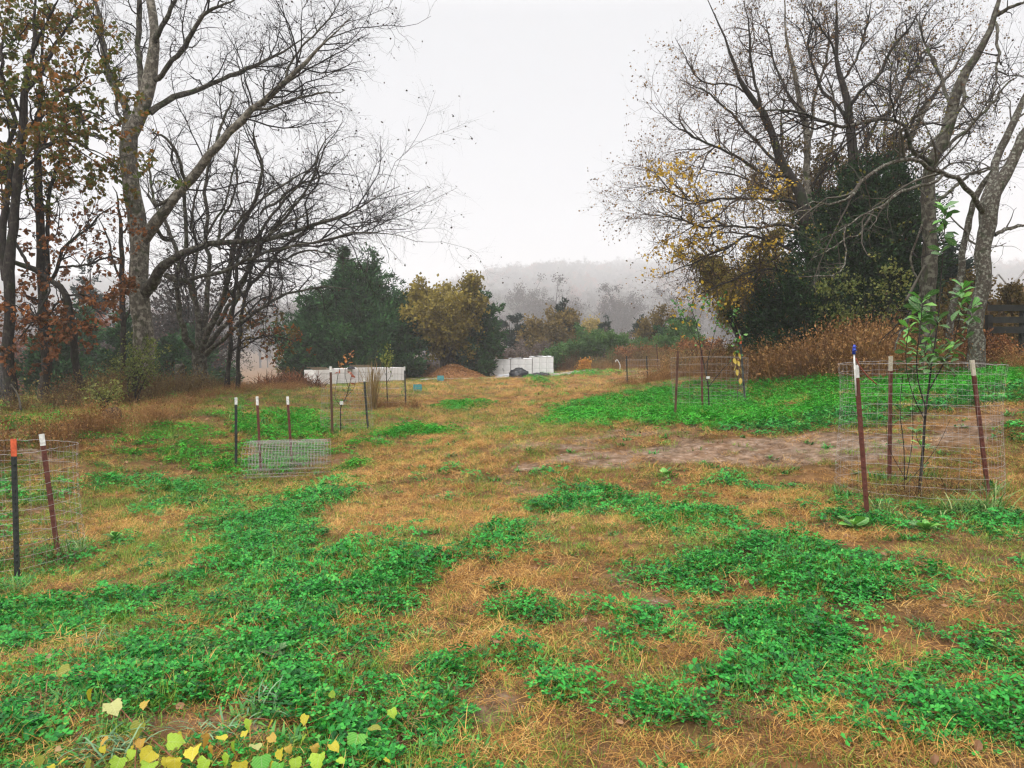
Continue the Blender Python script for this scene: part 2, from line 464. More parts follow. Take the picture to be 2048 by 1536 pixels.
# ------------------------------------------------------------------ scatter (uncountable ground cover) with geometry nodes
def scatter(name, label, cat, P, rot, scl, idx, sources):
    """sources: list of meshes; one object, points carry rotation, scale, index"""
    c = bpy.data.collections.new(name + '_sources')
    for k, sm_ in enumerate(sources):
        c.objects.link(bpy.data.objects.new('%s_%02d' % (name, k), sm_))
    me = bpy.data.meshes.new(name); me.vertices.add(len(P)); me.vertices.foreach_set('co', np.asarray(P, np.float32).ravel())
    a = me.attributes.new('rot', 'FLOAT_VECTOR', 'POINT'); a.data.foreach_set('vector', np.asarray(rot, np.float32).ravel())
    a = me.attributes.new('scl', 'FLOAT_VECTOR', 'POINT'); a.data.foreach_set('vector', np.asarray(scl, np.float32).ravel())
    a = me.attributes.new('idx', 'INT', 'POINT'); a.data.foreach_set('value', np.asarray(idx, np.int32))
    o = obj(name, me)
    ng = bpy.data.node_groups.new(name, 'GeometryNodeTree')
    ng.interface.new_socket('Geometry', in_out='INPUT', socket_type='NodeSocketGeometry')
    ng.interface.new_socket('Geometry', in_out='OUTPUT', socket_type='NodeSocketGeometry')
    N = ng.nodes; L = ng.links
    gi = N.new('NodeGroupInput'); go = N.new('NodeGroupOutput'); ip = N.new('GeometryNodeInstanceOnPoints')
    ci = N.new('GeometryNodeCollectionInfo'); ci.inputs['Collection'].default_value = c
    ci.inputs['Separate Children'].default_value = True; ci.inputs['Reset Children'].default_value = True
    def na(nm, t):
        q = N.new('GeometryNodeInputNamedAttribute'); q.data_type = t; q.inputs['Name'].default_value = nm; return q.outputs[0]
    L.new(gi.outputs[0], ip.inputs['Points']); L.new(ci.outputs[0], ip.inputs['Instance'])
    ip.inputs['Pick Instance'].default_value = True
    L.new(na('idx', 'INT'), ip.inputs['Instance Index'])
    L.new(na('rot', 'FLOAT_VECTOR'), ip.inputs['Rotation'])
    L.new(na('scl', 'FLOAT_VECTOR'), ip.inputs['Scale'])
    L.new(ip.outputs[0], go.inputs[0])
    md = o.modifiers.new('scatter', 'NODES'); md.node_group = ng
    tag(o, label, cat, kind='stuff')
    return o

def blades(rng, nb, rad, L, w, lean, droop, segs=2, cz=0.0):
    """tuft of blades, each its own island"""
    a = rng.uniform(0, 2 * np.pi, nb); r = rad * np.sqrt(rng.uniform(0, 1, nb))
    P0 = np.c_[np.cos(a) * r, np.sin(a) * r, np.full(nb, cz)]
    b = rng.uniform(0, 2 * np.pi, nb)
    ln = np.radians(rng.uniform(lean[0], lean[1], nb))
    d = np.c_[np.cos(b) * np.sin(ln), np.sin(b) * np.sin(ln), np.cos(ln)]
    Ls = rng.uniform(L[0], L[1], nb); ws = rng.uniform(w[0], w[1], nb)
    side = norm(np.cross(d, [0, 0, 1.0]) + 1e-4)
    V = []; p = P0
    for k in range(segs):
        wk = ws * (1 - .35 * k / segs)
        V += [p - side * wk[:, None] / 2, p + side * wk[:, None] / 2]
        p = p + d * (Ls / segs)[:, None]
        d = norm(d + np.array([0, 0, -droop]) + rng.normal(0, .08, (nb, 3)))
    V.append(p)
    V = np.stack(V, 1); K = V.shape[1]; o = np.arange(nb)[:, None] * K
    q = [o + np.array([[2 * k, 2 * k + 1, 2 * k + 3, 2 * k + 2]]) for k in range(segs - 1)]
    t = o + np.array([[2 * segs - 2, 2 * segs - 1, 2 * segs]])
    return V.reshape(-1, 3), (np.concatenate(q) if q else np.zeros((0, 4), int)), t

def clover(rng, nl, rad, hgt, size):
    Vs = []; Fs = []; n0 = 0
    for k in range(nl):
        a = rng.uniform(0, 6.28); r = rad * math.sqrt(rng.uniform()); h = rng.uniform(*hgt) * (1 - .5 * (r / rad) ** 2)
        c = np.array([math.cos(a) * r, math.sin(a) * r, h])
        tl = rng.normal(0, .28, 2); ax = rng.uniform(0, 6.28); s = size * rng.uniform(.7, 1.3)
        for q in range(3):
            t = ax + q * 2.094
            ct, st = math.cos(t), math.sin(t)
            loc = np.array([[0, 0, 0], [.55, .42, .16], [1.0, .34, .12], [.93, 0, .02], [1.0, -.34, .12], [.55, -.42, .16], [.5, 0, -.05]]) * s
            X = loc[:, 0] * ct - loc[:, 1] * st; Y = loc[:, 0] * st + loc[:, 1] * ct
            Z = loc[:, 2] + X * tl[0] + Y * tl[1]
            Vs.append(np.c_[X, Y, Z] + c)
            Fs.append(np.array([[0, 6, 1], [1, 6, 2], [2, 6, 3], [3, 6, 4], [4, 6, 5], [5, 6, 0]]) + n0); n0 += 7
    return np.concatenate(Vs), np.concatenate(Fs)

GREEN_C = [(0.0,.004,.040,.008),(.2,.010,.10,.016),(.42,.022,.22,.028),(.64,.042,.35,.044),(.8,.08,.42,.055),(.92,.15,.46,.08),(.97,.22,.42,.05),(1.0,.42,.40,.05)]
m_clover = leaf_mat('clover_leaf', GREEN_C, .5, .28, .25, obr=.35)
m_clover_far = leaf_mat('clover_leaf_bright', [(.010,.09,.006),(.024,.23,.010),(.05,.38,.016),(.14,.50,.05)], .55, .22, .25, obr=.3)
m_weed = leaf_mat('weed_leaf', [(.012,.08,.012),(.03,.17,.025),(.07,.28,.04),(.18,.40,.08)], .5, .4, .25)
m_straw = leaf_mat('dead_straw', [(.08,.034,.011),(.25,.105,.03),(.50,.26,.065),(.66,.41,.12),(.74,.55,.25)], .7, .2, .15, obr=.4)
m_brown = leaf_mat('dead_thatch', [(.04,.02,.012),(.11,.05,.022),(.19,.10,.045),(.27,.17,.09)], .8, .2, .1, obr=.4)
m_grass = leaf_mat('grass_blade', [(.03,.08,.008),(.09,.20,.018),(.22,.33,.035),(.40,.38,.08)], .6, .3, .25, obr=.4)
m_leaflit = leaf_mat('fallen_leaf', [(.06,.03,.015),(.15,.07,.03),(.28,.15,.08),(.38,.24,.15)], .7, .3, .1)

def mk(name, fn, mat, k, *a):
    r = []
    for q in range(k):
        o = fn(np.random.default_rng(100 + q), *a)
        r.append(mesh_np(name, o[0], list(o[1:]), mat))
    return r
src_clover = mk('clover', clover, m_clover, 4, 34, .13, (.012, .06), .0158) + mk('clover', clover, m_clover, 2, 26, .13, (.025, .09), .0205)
src_clover_far = mk('clover', clover, m_clover_far, 3, 30, .13, (.02, .08), .018)
src_weed = mk('weed', blades, m_weed, 4, 26, .05, (.04, .09), (.008, .018), (25, 80), .35, 2)
src_straw = mk('straw', blades, m_straw, 6, 74, .12, (.04, .12), (.0012, .0030), (40, 90), .25, 3, .010)
src_thatch = mk('thatch', blades, m_brown, 5, 60, .13, (.03, .10), (.002, .005), (60, 92), .15, 2, .01)
src_grass = mk('grass', blades, m_grass, 5, 48, .10, (.03, .09), (.002, .004), (10, 75), .3, 3)

def field(kind, seed, dens, sc):
    rng = np.random.default_rng(seed)
    P = []; Sc = []
    for (a, b, rho, s) in ((1.9, 5, 150, 1), (5, 9, 95, 1.1), (9, 15, 48, 1.5), (15, 26, 20, 2.0), (26, 52, 6, 3.0)):
        s = 1 + (s - 1) * .8
        X1 = b * .72 + 2.2
        nn = int((b - a) * 2 * X1 * rho * dens)
        y = rng.uniform(a, b, nn); x = rng.uniform(-X1, X1, nn)
        k = np.abs(x) < y * .72 + 2.0; x = x[k]; y = y[k]
        c, d, st = masks(x, y)
        pr = kind(x, y, c, d, st)
        k = rng.uniform(0, 1, len(x)) < pr
        x = x[k]; y = y[k]; c = c[k]
        P.append(np.c_[x, y, zground(x, y) - .004])
        base = s * sc * rng.uniform(.7, 1.25, len(x))
        Sc.append(np.c_[base, base, base * (.75 + .55 * np.clip(c, 0, 1.4))])
    P = np.concatenate(P); Sc = np.concatenate(Sc)
    rot = np.c_[rng.normal(0, .12, len(P)), rng.normal(0, .12, len(P)), rng.uniform(0, 6.28, len(P))]
    return P, rot, Sc, rng

def put(name, label, cat, kind, seed, dens, sc, src, sel=None):
    P, rot, Sc, rng = field(kind, seed, dens, sc)
    if sel is not None:
        k = sel(P); P = P[k]; rot = rot[k]; Sc = Sc[k]
    return scatter(name, label, cat, P, rot, Sc, rng.integers(0, len(src), len(P)), src)

fieldmask = lambda x, y: (1 - sstep(46, 50, y)) * np.where(x < -5, 1 - sstep(0, 1.5, y - (22 + (x + 12) * -1.2)), 1)
put('clover_patches', 'low green clover growing in patches over the near field', 'clover', lambda x, y, c, d, s: np.clip(c, 0, 1) ** 1.2 * (y < 12), 1, .9, 1, src_clover)
put('clover_carpet', 'bright green clover carpet across the middle of the field', 'clover', lambda x, y, c, d, s: np.clip(c, 0, 1) ** 1.2 * (y >= 12), 2, 1.2, 1, src_clover_far)
put('weeds', 'small broad leaved green weeds among the clover', 'weeds', lambda x, y, c, d, s: np.clip(.06 + .35 * c * (vnoise(x, y, .6, 61) > .5) + .6 * sstep(.2, -.6, x) * (1 - sstep(3.4, 4.4, y)), 0, 1) * (1 - .7 * np.clip(d, 0, 1)), 3, .7, 1, src_weed)
put('straw_grass', 'dead orange brown grass lying over the field', 'dead grass', lambda x, y, c, d, s: np.clip((.25 + .85 * s + .3 * (vnoise(x, y, .8, 33) > .45)) * (1 - .55 * np.clip(c, 0, 1)) * (1 - .7 * np.clip(d, 0, 1)), 0, 1), 4, 1.0, 1, src_straw)
put('thatch', 'brown matted dead grass and stalks on the soil', 'dead grass', lambda x, y, c, d, s: np.clip(.45 * (1 - .4 * np.clip(c, 0, 1)) * (1 - .35 * np.clip(d, 0, 1)), 0, 1), 5, .6, 1, src_thatch)
put('short_grass', 'short yellow green grass blades through the field', 'grass', lambda x, y, c, d, s: np.clip((.5 * sstep(.3, -.6, x) * (1 - sstep(3.8, 5, y)) + .45 + .5 * sstep(2, -6, x) + .3 * (vnoise(x, y, 1.7, 92) > .5)) * fbm(x, y, 1.3, 91) * (1 - .7 * np.clip(d, 0, 1)) * (1 - .4 * np.clip(s, 0, 1)), 0, 1), 6, 1.9, 1, src_grass)
# fallen leaves
def flat_leaf(rng):
    V = np.array([[0, 0, 0], [.4, .35, .1], [.75, .3, .05], [1, 0, .12], [.75, -.3, .1], [.4, -.35, .02], [.5, 0, 0]]) * .045
    V[:, 2] += rng.normal(0, .004, 7)
    return V, np.array([[0, 6, 1], [1, 6, 2], [2, 6, 3], [3, 6, 4], [4, 6, 5], [5, 6, 0]])
src_lit = mk('litter', flat_leaf, m_leaflit, 4)
P, rot, Sc, rng = field(lambda x, y, c, d, s: .12 + .3 * sstep(0, -8, x) * (y > 6), 11, .5, 1)
P[:, 2] += .012 + rng.uniform(0, .02, len(P)); rot[:, :2] += rng.normal(0, .35, (len(P), 2))
scatter('fallen_leaves', 'dry brown fallen leaves scattered over grass and soil', 'leaves', P, rot, Sc, rng.integers(0, 4, len(P)), src_lit)

def clod(rng):
    a = rng.uniform(.008, .022); n = 7
    V = [[0, 0, a * .7]]
    for k in range(n):
        t = k * 6.283 / n; V.append([math.cos(t) * a * rng.uniform(.6, 1.1), math.sin(t) * a * rng.uniform(.6, 1.1), a * rng.uniform(.1, .5)])
    for k in range(n):
        t = k * 6.283 / n; V.append([math.cos(t) * a * 1.15, math.sin(t) * a * 1.15, -.006])
    f3 = np.array([[0, 1 + k, 1 + (k + 1) % n] for k in range(n)]); f4 = np.array([[1 + k, 1 + n + k, 1 + n + (k + 1) % n, 1 + (k + 1) % n] for k in range(n)])
    return np.array(V), f3, f4
m_clod = leaf_mat('soil_clod', [(.09,.06,.042),(.15,.11,.085),(.22,.165,.13),(.30,.24,.195)], .95, .1, 0, obr=.9)
src_clod = mk('clod', clod, m_clod, 6)
P, rot, Sc, rng = field(lambda x, y, c, d, s: np.clip(d * 1.2, 0, 1) * (1 - .7 * np.clip(c, 0, 1)), 21, 4.5, 1)
Sc *= rng.uniform(.25, .8, len(P))[:, None]; Sc[:, 2] *= .7
scatter('soil_clods', 'crumbs and clods of bare grey brown soil', 'soil', P, rot, Sc, rng.integers(0, 6, len(P)), src_clod)

# ------------------------------------------------------------------ haze
hz, n, b = new_mat('air')
n.nodes.remove(b)
pv = n.nodes.new('ShaderNodeVolumePrincipled'); pv.inputs['Density'].default_value = HAZE
pv.inputs['Color'].default_value = (.99, .99, 1.0, 1); pv.inputs['Anisotropy'].default_value = 0.0
n.links.new(pv.outputs[0], n.nodes['Material Output'].inputs['Volume'])
hb = Geo().box((0, 810, 84), (2900, 1840, 204)).mesh('haze', hz)
h = obj('haze', hb); tag(h, 'pale damp mist hanging over the field, valley and hill', 'mist', kind='stuff')
# ------------------------------------------------------------------ tree growing
def grow(rng, P, R, cnt, L, ang, trop, wand, rk, K=5, t0=.2, t1=1.0, decay=.4, acc=.72, tip=.25, flat=0.0):
    M, N = R.shape
    if np.isscalar(cnt): cnt = np.full(M, cnt)
    idx = np.repeat(np.arange(M), cnt); n = len(idx)
    if n == 0: return np.zeros((0, K, 3)), np.zeros((0, K))
    t = rng.uniform(t0, t1, n)
    f = t * (N - 1); i = np.minimum(f.astype(int), N - 2); fr = (f - i)[:, None]
    pos = P[idx, i] * (1 - fr) + P[idx, i + 1] * fr
    tan = norm(P[idx, i + 1] - P[idx, i])
    pr = rng.normal(0, 1, (n, 3)); pr[:, 2] *= (1 - flat)
    pr = norm(pr - (pr * tan).sum(1, keepdims=True) * tan)
    a = np.radians(ang + 13 * rng.normal(0, 1, n))[:, None]
    d = norm(np.cos(a) * tan + np.sin(a) * pr)
    Ls = (L if np.isscalar(L) else L[idx]) * (1 - decay * t) * rng.uniform(.5, 1.3, n)
    rp = R[idx, i] * (1 - fr[:, 0]) + R[idx, i + 1] * fr[:, 0]
    r0 = np.minimum(rp * acc, rk * rng.uniform(.7, 1.25, n))
    Q = np.empty((n, K, 3)); Q[:, 0] = pos
    cur = rng.normal(0, 1, (n, 3)) * wand * .5
    for k in range(1, K):
        cur = cur * .3 + rng.normal(0, 1, (n, 3)) * wand
        d = norm(d + cur + np.array([0, 0, trop]))
        Q[:, k] = Q[:, k - 1] + d * (Ls / (K - 1))[:, None]
    s = np.linspace(0, 1, K)[None]
    return Q, r0[:, None] * (1 - (1 - tip) * s)

def smooth_path(pts, n):
    """Catmull-Rom through pts (k,d) -> n samples by arc length"""
    p = np.asarray(pts, float)
    if len(p) == 2: p = np.array([p[0], p.mean(0), p[1]])
    q = np.vstack([2 * p[0] - p[1], p, 2 * p[-1] - p[-2]])
    out = []
    for k in range(1, len(q) - 2):
        for t in np.linspace(0, 1, 12, endpoint=False):
            a, b, c, d = q[k - 1], q[k], q[k + 1], q[k + 2]
            out.append(.5 * ((2 * b) + (-a + c) * t + (2 * a - 5 * b + 4 * c - d) * t ** 2 + (-a + 3 * b - 3 * c + d) * t ** 3))
    out.append(p[-1]); out = np.array(out)
    s = np.r_[0, np.cumsum(np.linalg.norm(np.diff(out[:, :3], axis=0), axis=1))]
    u = np.linspace(0, s[-1], n)
    return np.stack([np.interp(u, s, out[:, k]) for k in range(out.shape[1])], 1)

def leafset(rng, P, n, size, down=.0, spread=.06, keep=None):
    """n folded leaves scattered along twigs P (M,K,3)"""
    M, K = P.shape[:2]
    i = rng.integers(0, M, n); f = rng.uniform(.2, 1, n) * (K - 1); j = np.minimum(f.astype(int), K - 2); fr = (f - j)[:, None]
    c = P[i, j] * (1 - fr) + P[i, j + 1] * fr + rng.normal(0, spread, (n, 3))
    if keep is not None:
        k = keep(c); c = c[k]; n = len(c)
    d = norm(rng.normal(0, 1, (n, 3)) + np.array([0, 0, -down])); s = norm(np.cross(d, rng.normal(0, 1, (n, 3))))
    nn = np.cross(d, s)
    L = (size * rng.uniform(.6, 1.3, n))[:, None]
    V = np.stack([c, c + d * L * .5 + s * L * .38 + nn * L * .12, c + d * L, c + d * L * .5 - s * L * .38 + nn * L * .12], 1)
    o = np.arange(n)[:, None] * 4
    return V.reshape(-1, 3), np.concatenate([o + [[0, 1, 2]], o + [[0, 2, 3]]])

bark_grey = bark_mat('bark_grey', (.04, .035, .028), (.13, .113, .09), (.25, .227, .185), (.03, .04, .012), 9, .55)
bark_dark = bark_mat('bark_dark', (.012, .010, .009), (.035, .029, .025), (.06, .052, .042), (.02, .028, .010), 9, .6)
bark_moss_backlit = bark_mat('bark_mossy_and_backlit', (.02, .017, .013), (.06, .050, .040), (.12, .115, .088), (.028, .042, .012), 10, .55)
bark_lichen = bark_mat('bark_lichen', (.028, .023, .018), (.075, .062, .05), (.19, .19, .155), (.025, .03, .012), 18, .56)
twig_m = plain('twig_bark', (.022, .018, .017), .9, .1, .4, 3)
twig_brown = plain('twig_brown', (.06, .042, .030), .9, .1, .4, 3)
twig_pale = plain('twig_grey', (.09, .08, .065), .9, .1, .3, 3)

def hero_tree(label, base, limbs, levels, seed, bark, tw=None, cat='tree', leaves=None, group=None, name='bare_tree', base_z=None, lw=.86):
    """base (px,Y); limbs: list of [(px,py,width_px,dY),...]; first limb is the trunk.
       levels: dicts for grow(); children of every limb's own length"""
    rng = np.random.default_rng(seed)
    px, Y = base
    X = (px - 1024) / F * Y
    z = zg(X, Y) if base_z is None else base_z
    O = np.array([X, Y, z - .1])
    t = empty(name, O, label, cat, group)
    Pl, Rl = [], []
    N = 18
    for k, lb in enumerate(limbs):
        pts = [(*at(a, b_, Y + dy), w * (.90 if k == 0 else lw) * (Y + dy) / F / 2) for a, b_, w, dy in lb]
        if k == 0:
            q = list(pts[0]); r0 = q[3]
            pts = [(q[0] , q[1], min(z, q[2]) - .35, r0 * 1.55), (q[0], q[1], min(z, q[2]) + .05, r0 * 1.3), (q[0] + (pts[1][0] - q[0]) * .15, q[1], min(z, q[2]) + .45, r0)] + pts[1:]
        s = smooth_path(pts, 30 if k == 0 else 22)
        ln = np.linalg.norm(np.diff(s[:, :3], axis=0), axis=1).sum()
        nz = rng.normal(0, 1, (len(s), 3)); nz = (nz + np.roll(nz, 1, 0) + np.roll(nz, -1, 0)) / 3
        s[1:-1, :3] += nz[1:-1] * min(.09, ln * .013) * (1 if k else .5)
        if s[-1, 3] < .06: s[:, 3] *= np.interp(np.arange(len(s)), [0, len(s) * .7, len(s) - 1], [1, 1, .35])
        s[:, 3] = np.maximum(s[:, 3], .006) * (1 + rng.normal(0, .05, len(s)))
        V, q = tubes(s[None, :, :3], s[None, :, 3], 12 if s[0, 3] > .12 else 8)
        obj('trunk' if k == 0 else 'limb', mesh_np('trunk' if k == 0 else 'limb', V - O, [q], bark if k < 2 or bark is not bark_grey else bark_moss_backlit, True), t)  # grey trees: most limbs get darker bark, backlit shade put into the colour
        r = smooth_path(s, N)
        Pl.append(r[:, :3]); Rl.append(r[:, 3])
    P = np.array(Pl); Rr = np.array(Rl)
    ln = np.linalg.norm(np.diff(P, axis=1), axis=2).sum(1)
    g = Geo(); last = None
    for li, lv in enumerate(levels):
        lv = dict(lv); dens = lv.pop('dens', None); sides = lv.pop('sides', 3)
        if dens is not None:
            c = np.maximum(1, (ln * dens + rng.uniform(0, 1, len(ln))).astype(int))
            if li == 0:
                c[0] = int(c[0] * lv.pop('trunk', .3))
        else: c = lv.pop('cnt')
        lv.pop('trunk', None)
        if lv.pop('relL', None): lv['L'] = np.clip(ln * lv['L'], .5, 4.5)
        P2, R2 = grow(rng, P, Rr, c, **lv)
        zmin = z + .6
        ok = P2[:, -1, 2] > zmin; P2, R2 = P2[ok], R2[ok]
        V, q = tubes(P2, R2, sides); g.add(V, q)
        P, Rr = P2, R2
        ln = np.linalg.norm(np.diff(P, axis=1), axis=2).sum(1)
    o = obj('twigs', g.mesh('twigs', tw or twig_m, False, O), t); o['kind'] = 'stuff'
    if leaves:
        for lf in (leaves if isinstance(leaves, list) else [leaves]):
            V, f = leafset(rng, P, lf['n'], lf['size'], lf.get('down', .3), lf.get('spread', .05), lf.get('keep'))
            if len(V):
                o = obj('leaves', mesh_np('leaves', V - O, [f], lf['mat']), t); o['kind'] = 'stuff'
    return t

m_maple = leaf_mat('maple_leaf', [(.018,.035,.006),(.045,.075,.010),(.10,.12,.015),(.17,.10,.018),(.30,.115,.025),(.46,.19,.05)], .6, .25, .35, patch=.9, pw=.5, obr=0)
m_rust = leaf_mat('rust_leaf', [(.04,.022,.01),(.10,.045,.015),(.22,.075,.022),(.36,.14,.04)], .6, .25, .35, patch=.9, pw=.4, obr=0)
m_olive = leaf_mat('olive_leaf', [(.03,.045,.012),(.10,.11,.02),(.22,.17,.03)], .6, .25, .3, patch=.8, pw=.4, obr=0)
m_drybit = leaf_mat('dry_leaf', [(.02,.013,.010),(.05,.03,.02),(.10,.055,.03)], .8, .1, .2)
m_brownleaf = leaf_mat('brown_leaf', [(.06,.032,.016),(.14,.075,.03),(.24,.14,.05),(.32,.20,.07)], .7, .2, .25, obr=0)
m_gold = leaf_mat('gold_leaf', [(.32,.18,.02),(.58,.36,.03),(.80,.54,.05)], .5, .3, .45, patch=.8, pw=.4, obr=0)
m_ochre = leaf_mat('ochre_leaf', [(.04,.028,.010),(.10,.068,.018),(.19,.125,.028),(.28,.19,.045)], .6, .25, .3, patch=.7, pw=.5, obr=0)

LV = lambda a, b, c, d=None: [
    dict(dens=a*1.7, L=.36, relL=1, ang=46, trop=.015, wand=.22, rk=.021, K=8, t0=.22, decay=.3, sides=4, trunk=.0),
    dict(dens=b*1.5, L=.95, ang=46, trop=.02, wand=.24, rk=.011, K=6, t0=.15, decay=.35, sides=3),
    dict(dens=c*1.3, L=.5, ang=44, trop=.02, wand=.26, rk=.0076, tip=.45, K=4, t0=.1, decay=.3, sides=3)] + ([
    dict(dens=d, L=.26, ang=44, trop=.02, wand=.26, rk=.0058, tip=.55, K=3, t0=.1, decay=.2, sides=3)] if d else [])

# --- the big grey tree on the left
hero_tree('large grey barked tree with mossy limbs, thickest trunk left of the field', (290, 20), [
 [(290,790,44,0),(285,650,42,0),(281,540,40,0),(272,430,38,0),(258,330,36,0),(255,280,34,0),(268,258,34,0),(288,205,28,0),(300,150,27,0),(308,80,21,0),(300,10,16,0),(290,-60,12,0)],
 [(286,480,30,0),(308,450,27,-.2),(340,405,23,-.4),(369,367,21,-.5),(430,303,19,-.8),(478,255,17,-1),(514,218,15,-1.1),(570,165,13,-1.3),(615,118,11,-1.5),(655,75,7,-1.6),(700,35,4,-1.8)],
 [(282,595,30,.1),(305,575,26,-.3),(330,533,22,-.8),(374,505,17,-1.1),(440,488,13,-1.5),(527,484,11,-1.9),(589,470,9,-2.2),(650,448,8,-2.4),(703,424,6,-2.6),(760,398,4,-2.8),(800,372,3,-3)],
 [(332,550,14,-.8),(365,556,12,-1.1),(396,554,10,-1.4),(440,540,9,-1.8),(483,522,8,-2.1),(560,503,6,-2.4),(640,488,5,-2.6),(700,455,4,-2.7),(760,470,3.5,-3),(835,484,2,-3.2)],
 [(300,225,16,0),(325,212,14,.3),(352,190,13,.5),(390,178,11,.8),(440,165,10,1.0),(483,138,9,1.2),(530,128,7,1.4),(570,108,5,1.5),(610,70,3.5,1.6),(650,30,2.5,1.7)],
 [(306,160,13,0),(335,130,11,-.3),(370,92,11,-.6),(395,52,9,-.8),(409,26,8,-.9),(445,8,6,-1.1),(500,-20,4,-1.2)],
 [(288,195,16,0),(283,150,14,.2),(276,90,13,.4),(272,0,12,.5),(268,-60,8,.6)],
 [(262,262,18,0),(252,225,16,.4),(235,185,15,.6),(215,130,15,.9),(200,80,14,1.1),(190,30,13,1.2),(175,-40,9,1.3)],
 [(308,90,13,0),(325,50,11,-.4),(345,10,9,-.6),(360,-40,6,-.7)],
 [(250,275,9,.1),(238,230,8,.6),(228,170,6,.9),(215,120,5,1.1)],
 [(355,385,8,-.5),(318,410,8,-.5),(305,385,6,-.2),(298,330,5,0),(312,290,4,.1)],
 [(372,365,9,-.5),(350,300,7,-.8),(320,270,5,-1),(300,290,3,-1.1)],
 [(430,305,8,-.8),(440,260,7,-.5),(455,220,5,-.3),(470,180,4,0)],
 [(527,484,5,-1.9),(560,440,4.5,-1.6),(600,400,4,-1.4),(650,370,3,-1.2)],
 [(483,522,5,-2.1),(530,480,4.5,-2.4),(590,440,4,-2.6),(660,410,3,-2.8)],
 [(440,488,6,-1.5),(480,440,5.5,-1.2),(530,395,5,-1),(600,350,4,-.9),(650,330,3,-.8)],
 [(309,452,10,0),(330,480,8,.4),(355,470,5,.8)],
 [(514,218,7,-1.1),(560,210,6,-1.3),(620,190,5,-1.6),(690,180,3,-1.8)],
 [(570,165,6,-1.3),(590,110,5,-1),(640,60,4,-.8),(690,-10,3,-.6)],
], LV(1.9, 3.0, 4.2, 2.4), 11, bark_grey, leaves=[dict(n=1500, size=.055, mat=m_drybit, spread=.005)], name='bare_tree')

# --- the fanning multi-stemmed tree
hero_tree('mossy multi stemmed tree fanning from a short dark trunk right of the large grey tree', (402, 23), [
 [(402,775,32,0),(400,740,30,0),(399,715,31,0),(400,700,32,0),(402,690,26,0)],
 [(392,705,16,0),(378,688,15,-.2),(364,660,14,-.4),(357,610,12,-.5),(360,550,11,-.5),(366,500,10,-.5),(374,440,10,-.6),(368,400,9,-.7),(355,340,7,-.8),(350,280,4,-1)],
 [(398,700,15,.1),(395,660,14,.2),(393,615,13,.3),(380,575,12,.4),(363,520,11,.5),(345,480,9,.7),(325,445,8,.9),(300,400,6,1),(294,340,4,1.2)],
 [(402,695,15,.2),(405,640,14,.4),(408,590,12,.6),(416,530,10,.8),(412,470,9,1),(413,380,8,1.2),(420,300,6,1.4),(430,230,4,1.5)],
 [(405,700,16,-.1),(418,660,15,-.3),(432,625,14,-.5),(445,585,12,-.7),(456,548,12,-.8),(470,495,11,-1),(490,440,10,-1.2),(514,387,9,-1.4),(518,321,7,-1.5),(510,265,5,-1.6),(520,210,3,-1.6)],
 [(410,702,14,.1),(430,675,12,.1),(456,645,11,.2),(470,610,10,.2),(482,580,9,.3),(495,540,8,.3),(508,515,8,.3),(545,460,7,.3),(580,420,6,.2),(633,321,5,0),(652,260,3,0)],
 [(412,708,14,-.2),(435,690,11,-.6),(456,666,10,-.9),(480,645,9,-1.2),(501,632,8,-1.4),(553,600,7,-1.8),(600,585,5,-2),(650,575,4,-2.2),(700,578,2.5,-2.4)],
 [(435,650,10,.5),(470,600,9,.6),(520,550,8,.7),(560,500,7,.8),(620,460,6,.9),(690,430,4,1),(740,420,3,1)],
 [(392,610,9,.3),(388,560,8,.3),(395,500,7,.3),(385,440,6,.3),(395,380,5,.3),(420,340,4,.3)],
 [(440,500,7,-.8),(444,440,6,-.7),(470,380,5,-.6),(470,300,4,-.5)],
 [(432,625,8,-.5),(480,560,8,-.2),(514,480,7,0),(560,420,6,.2),(593,374,5,.4),(650,345,4,.5),(700,300,3,.5)],
 [(414,470,6,1),(450,400,5,1),(470,330,4,1),(480,260,3,1)],
 [(520,430,6,-1),(565,395,6,-1),(600,365,5,-1),(630,325,5,-1),(640,300,4,-1),(680,260,3,-1)],
 [(500,520,6,.3),(560,520,5,.2),(630,500,4,0),(700,520,3,0)],
], LV(1.15, 2.4, 3.6, 2.2), 12, bark_moss_backlit, leaves=[dict(n=700, size=.055, mat=m_drybit, spread=.005)])

# --- darker trunks on the far left
hero_tree('dark twin trunked maple with olive and rust leaves at the far left edge', (22, 17), [
 [(20,820,26,0),(14,700,24,0),(15,600,22,0),(18,520,21,0),(28,450,19,0),(30,380,18,0),(40,280,17,0),(50,200,15,0),(62,120,13,0),(72,40,11,0),(80,-50,8,0)],
 [(12,560,18,.1),(8,480,16,.3),(10,400,14,.4),(20,300,12,.5),(15,200,10,.7),(5,100,8,.8),(-10,0,6,.9)],
 [(40,290,10,0),(65,240,8,-.4),(100,200,7,-.8),(150,170,5,-1.1),(200,150,3,-1.3)],
 [(50,190,9,0),(90,130,8,.3),(130,60,6,.5),(165,0,4,.6)],
 [(35,350,8,0),(70,310,7,-.5),(120,280,6,-.9),(180,300,4,-1.2),(235,330,3,-1.4)],
 [(62,110,8,0),(90,50,7,-.3),(120,-10,5,-.5)],
 [(30,420,6,0),(-10,370,5,.2),(-50,340,3,.4)],
 [(45,230,8,0),(10,160,6,-.5),(-20,100,4,-.8)],
 [(70,235,7,-.5),(130,215,6,-.9),(190,230,4,-1.3),(240,260,2.5,-1.5)],
], LV(1.3, 2.2, 3), 13, bark_dark, name='maple_tree', leaves=[dict(n=7500, size=.105, mat=m_maple, down=.6, spread=.025, keep=lambda c: (c[:, 2] > 3.9))])
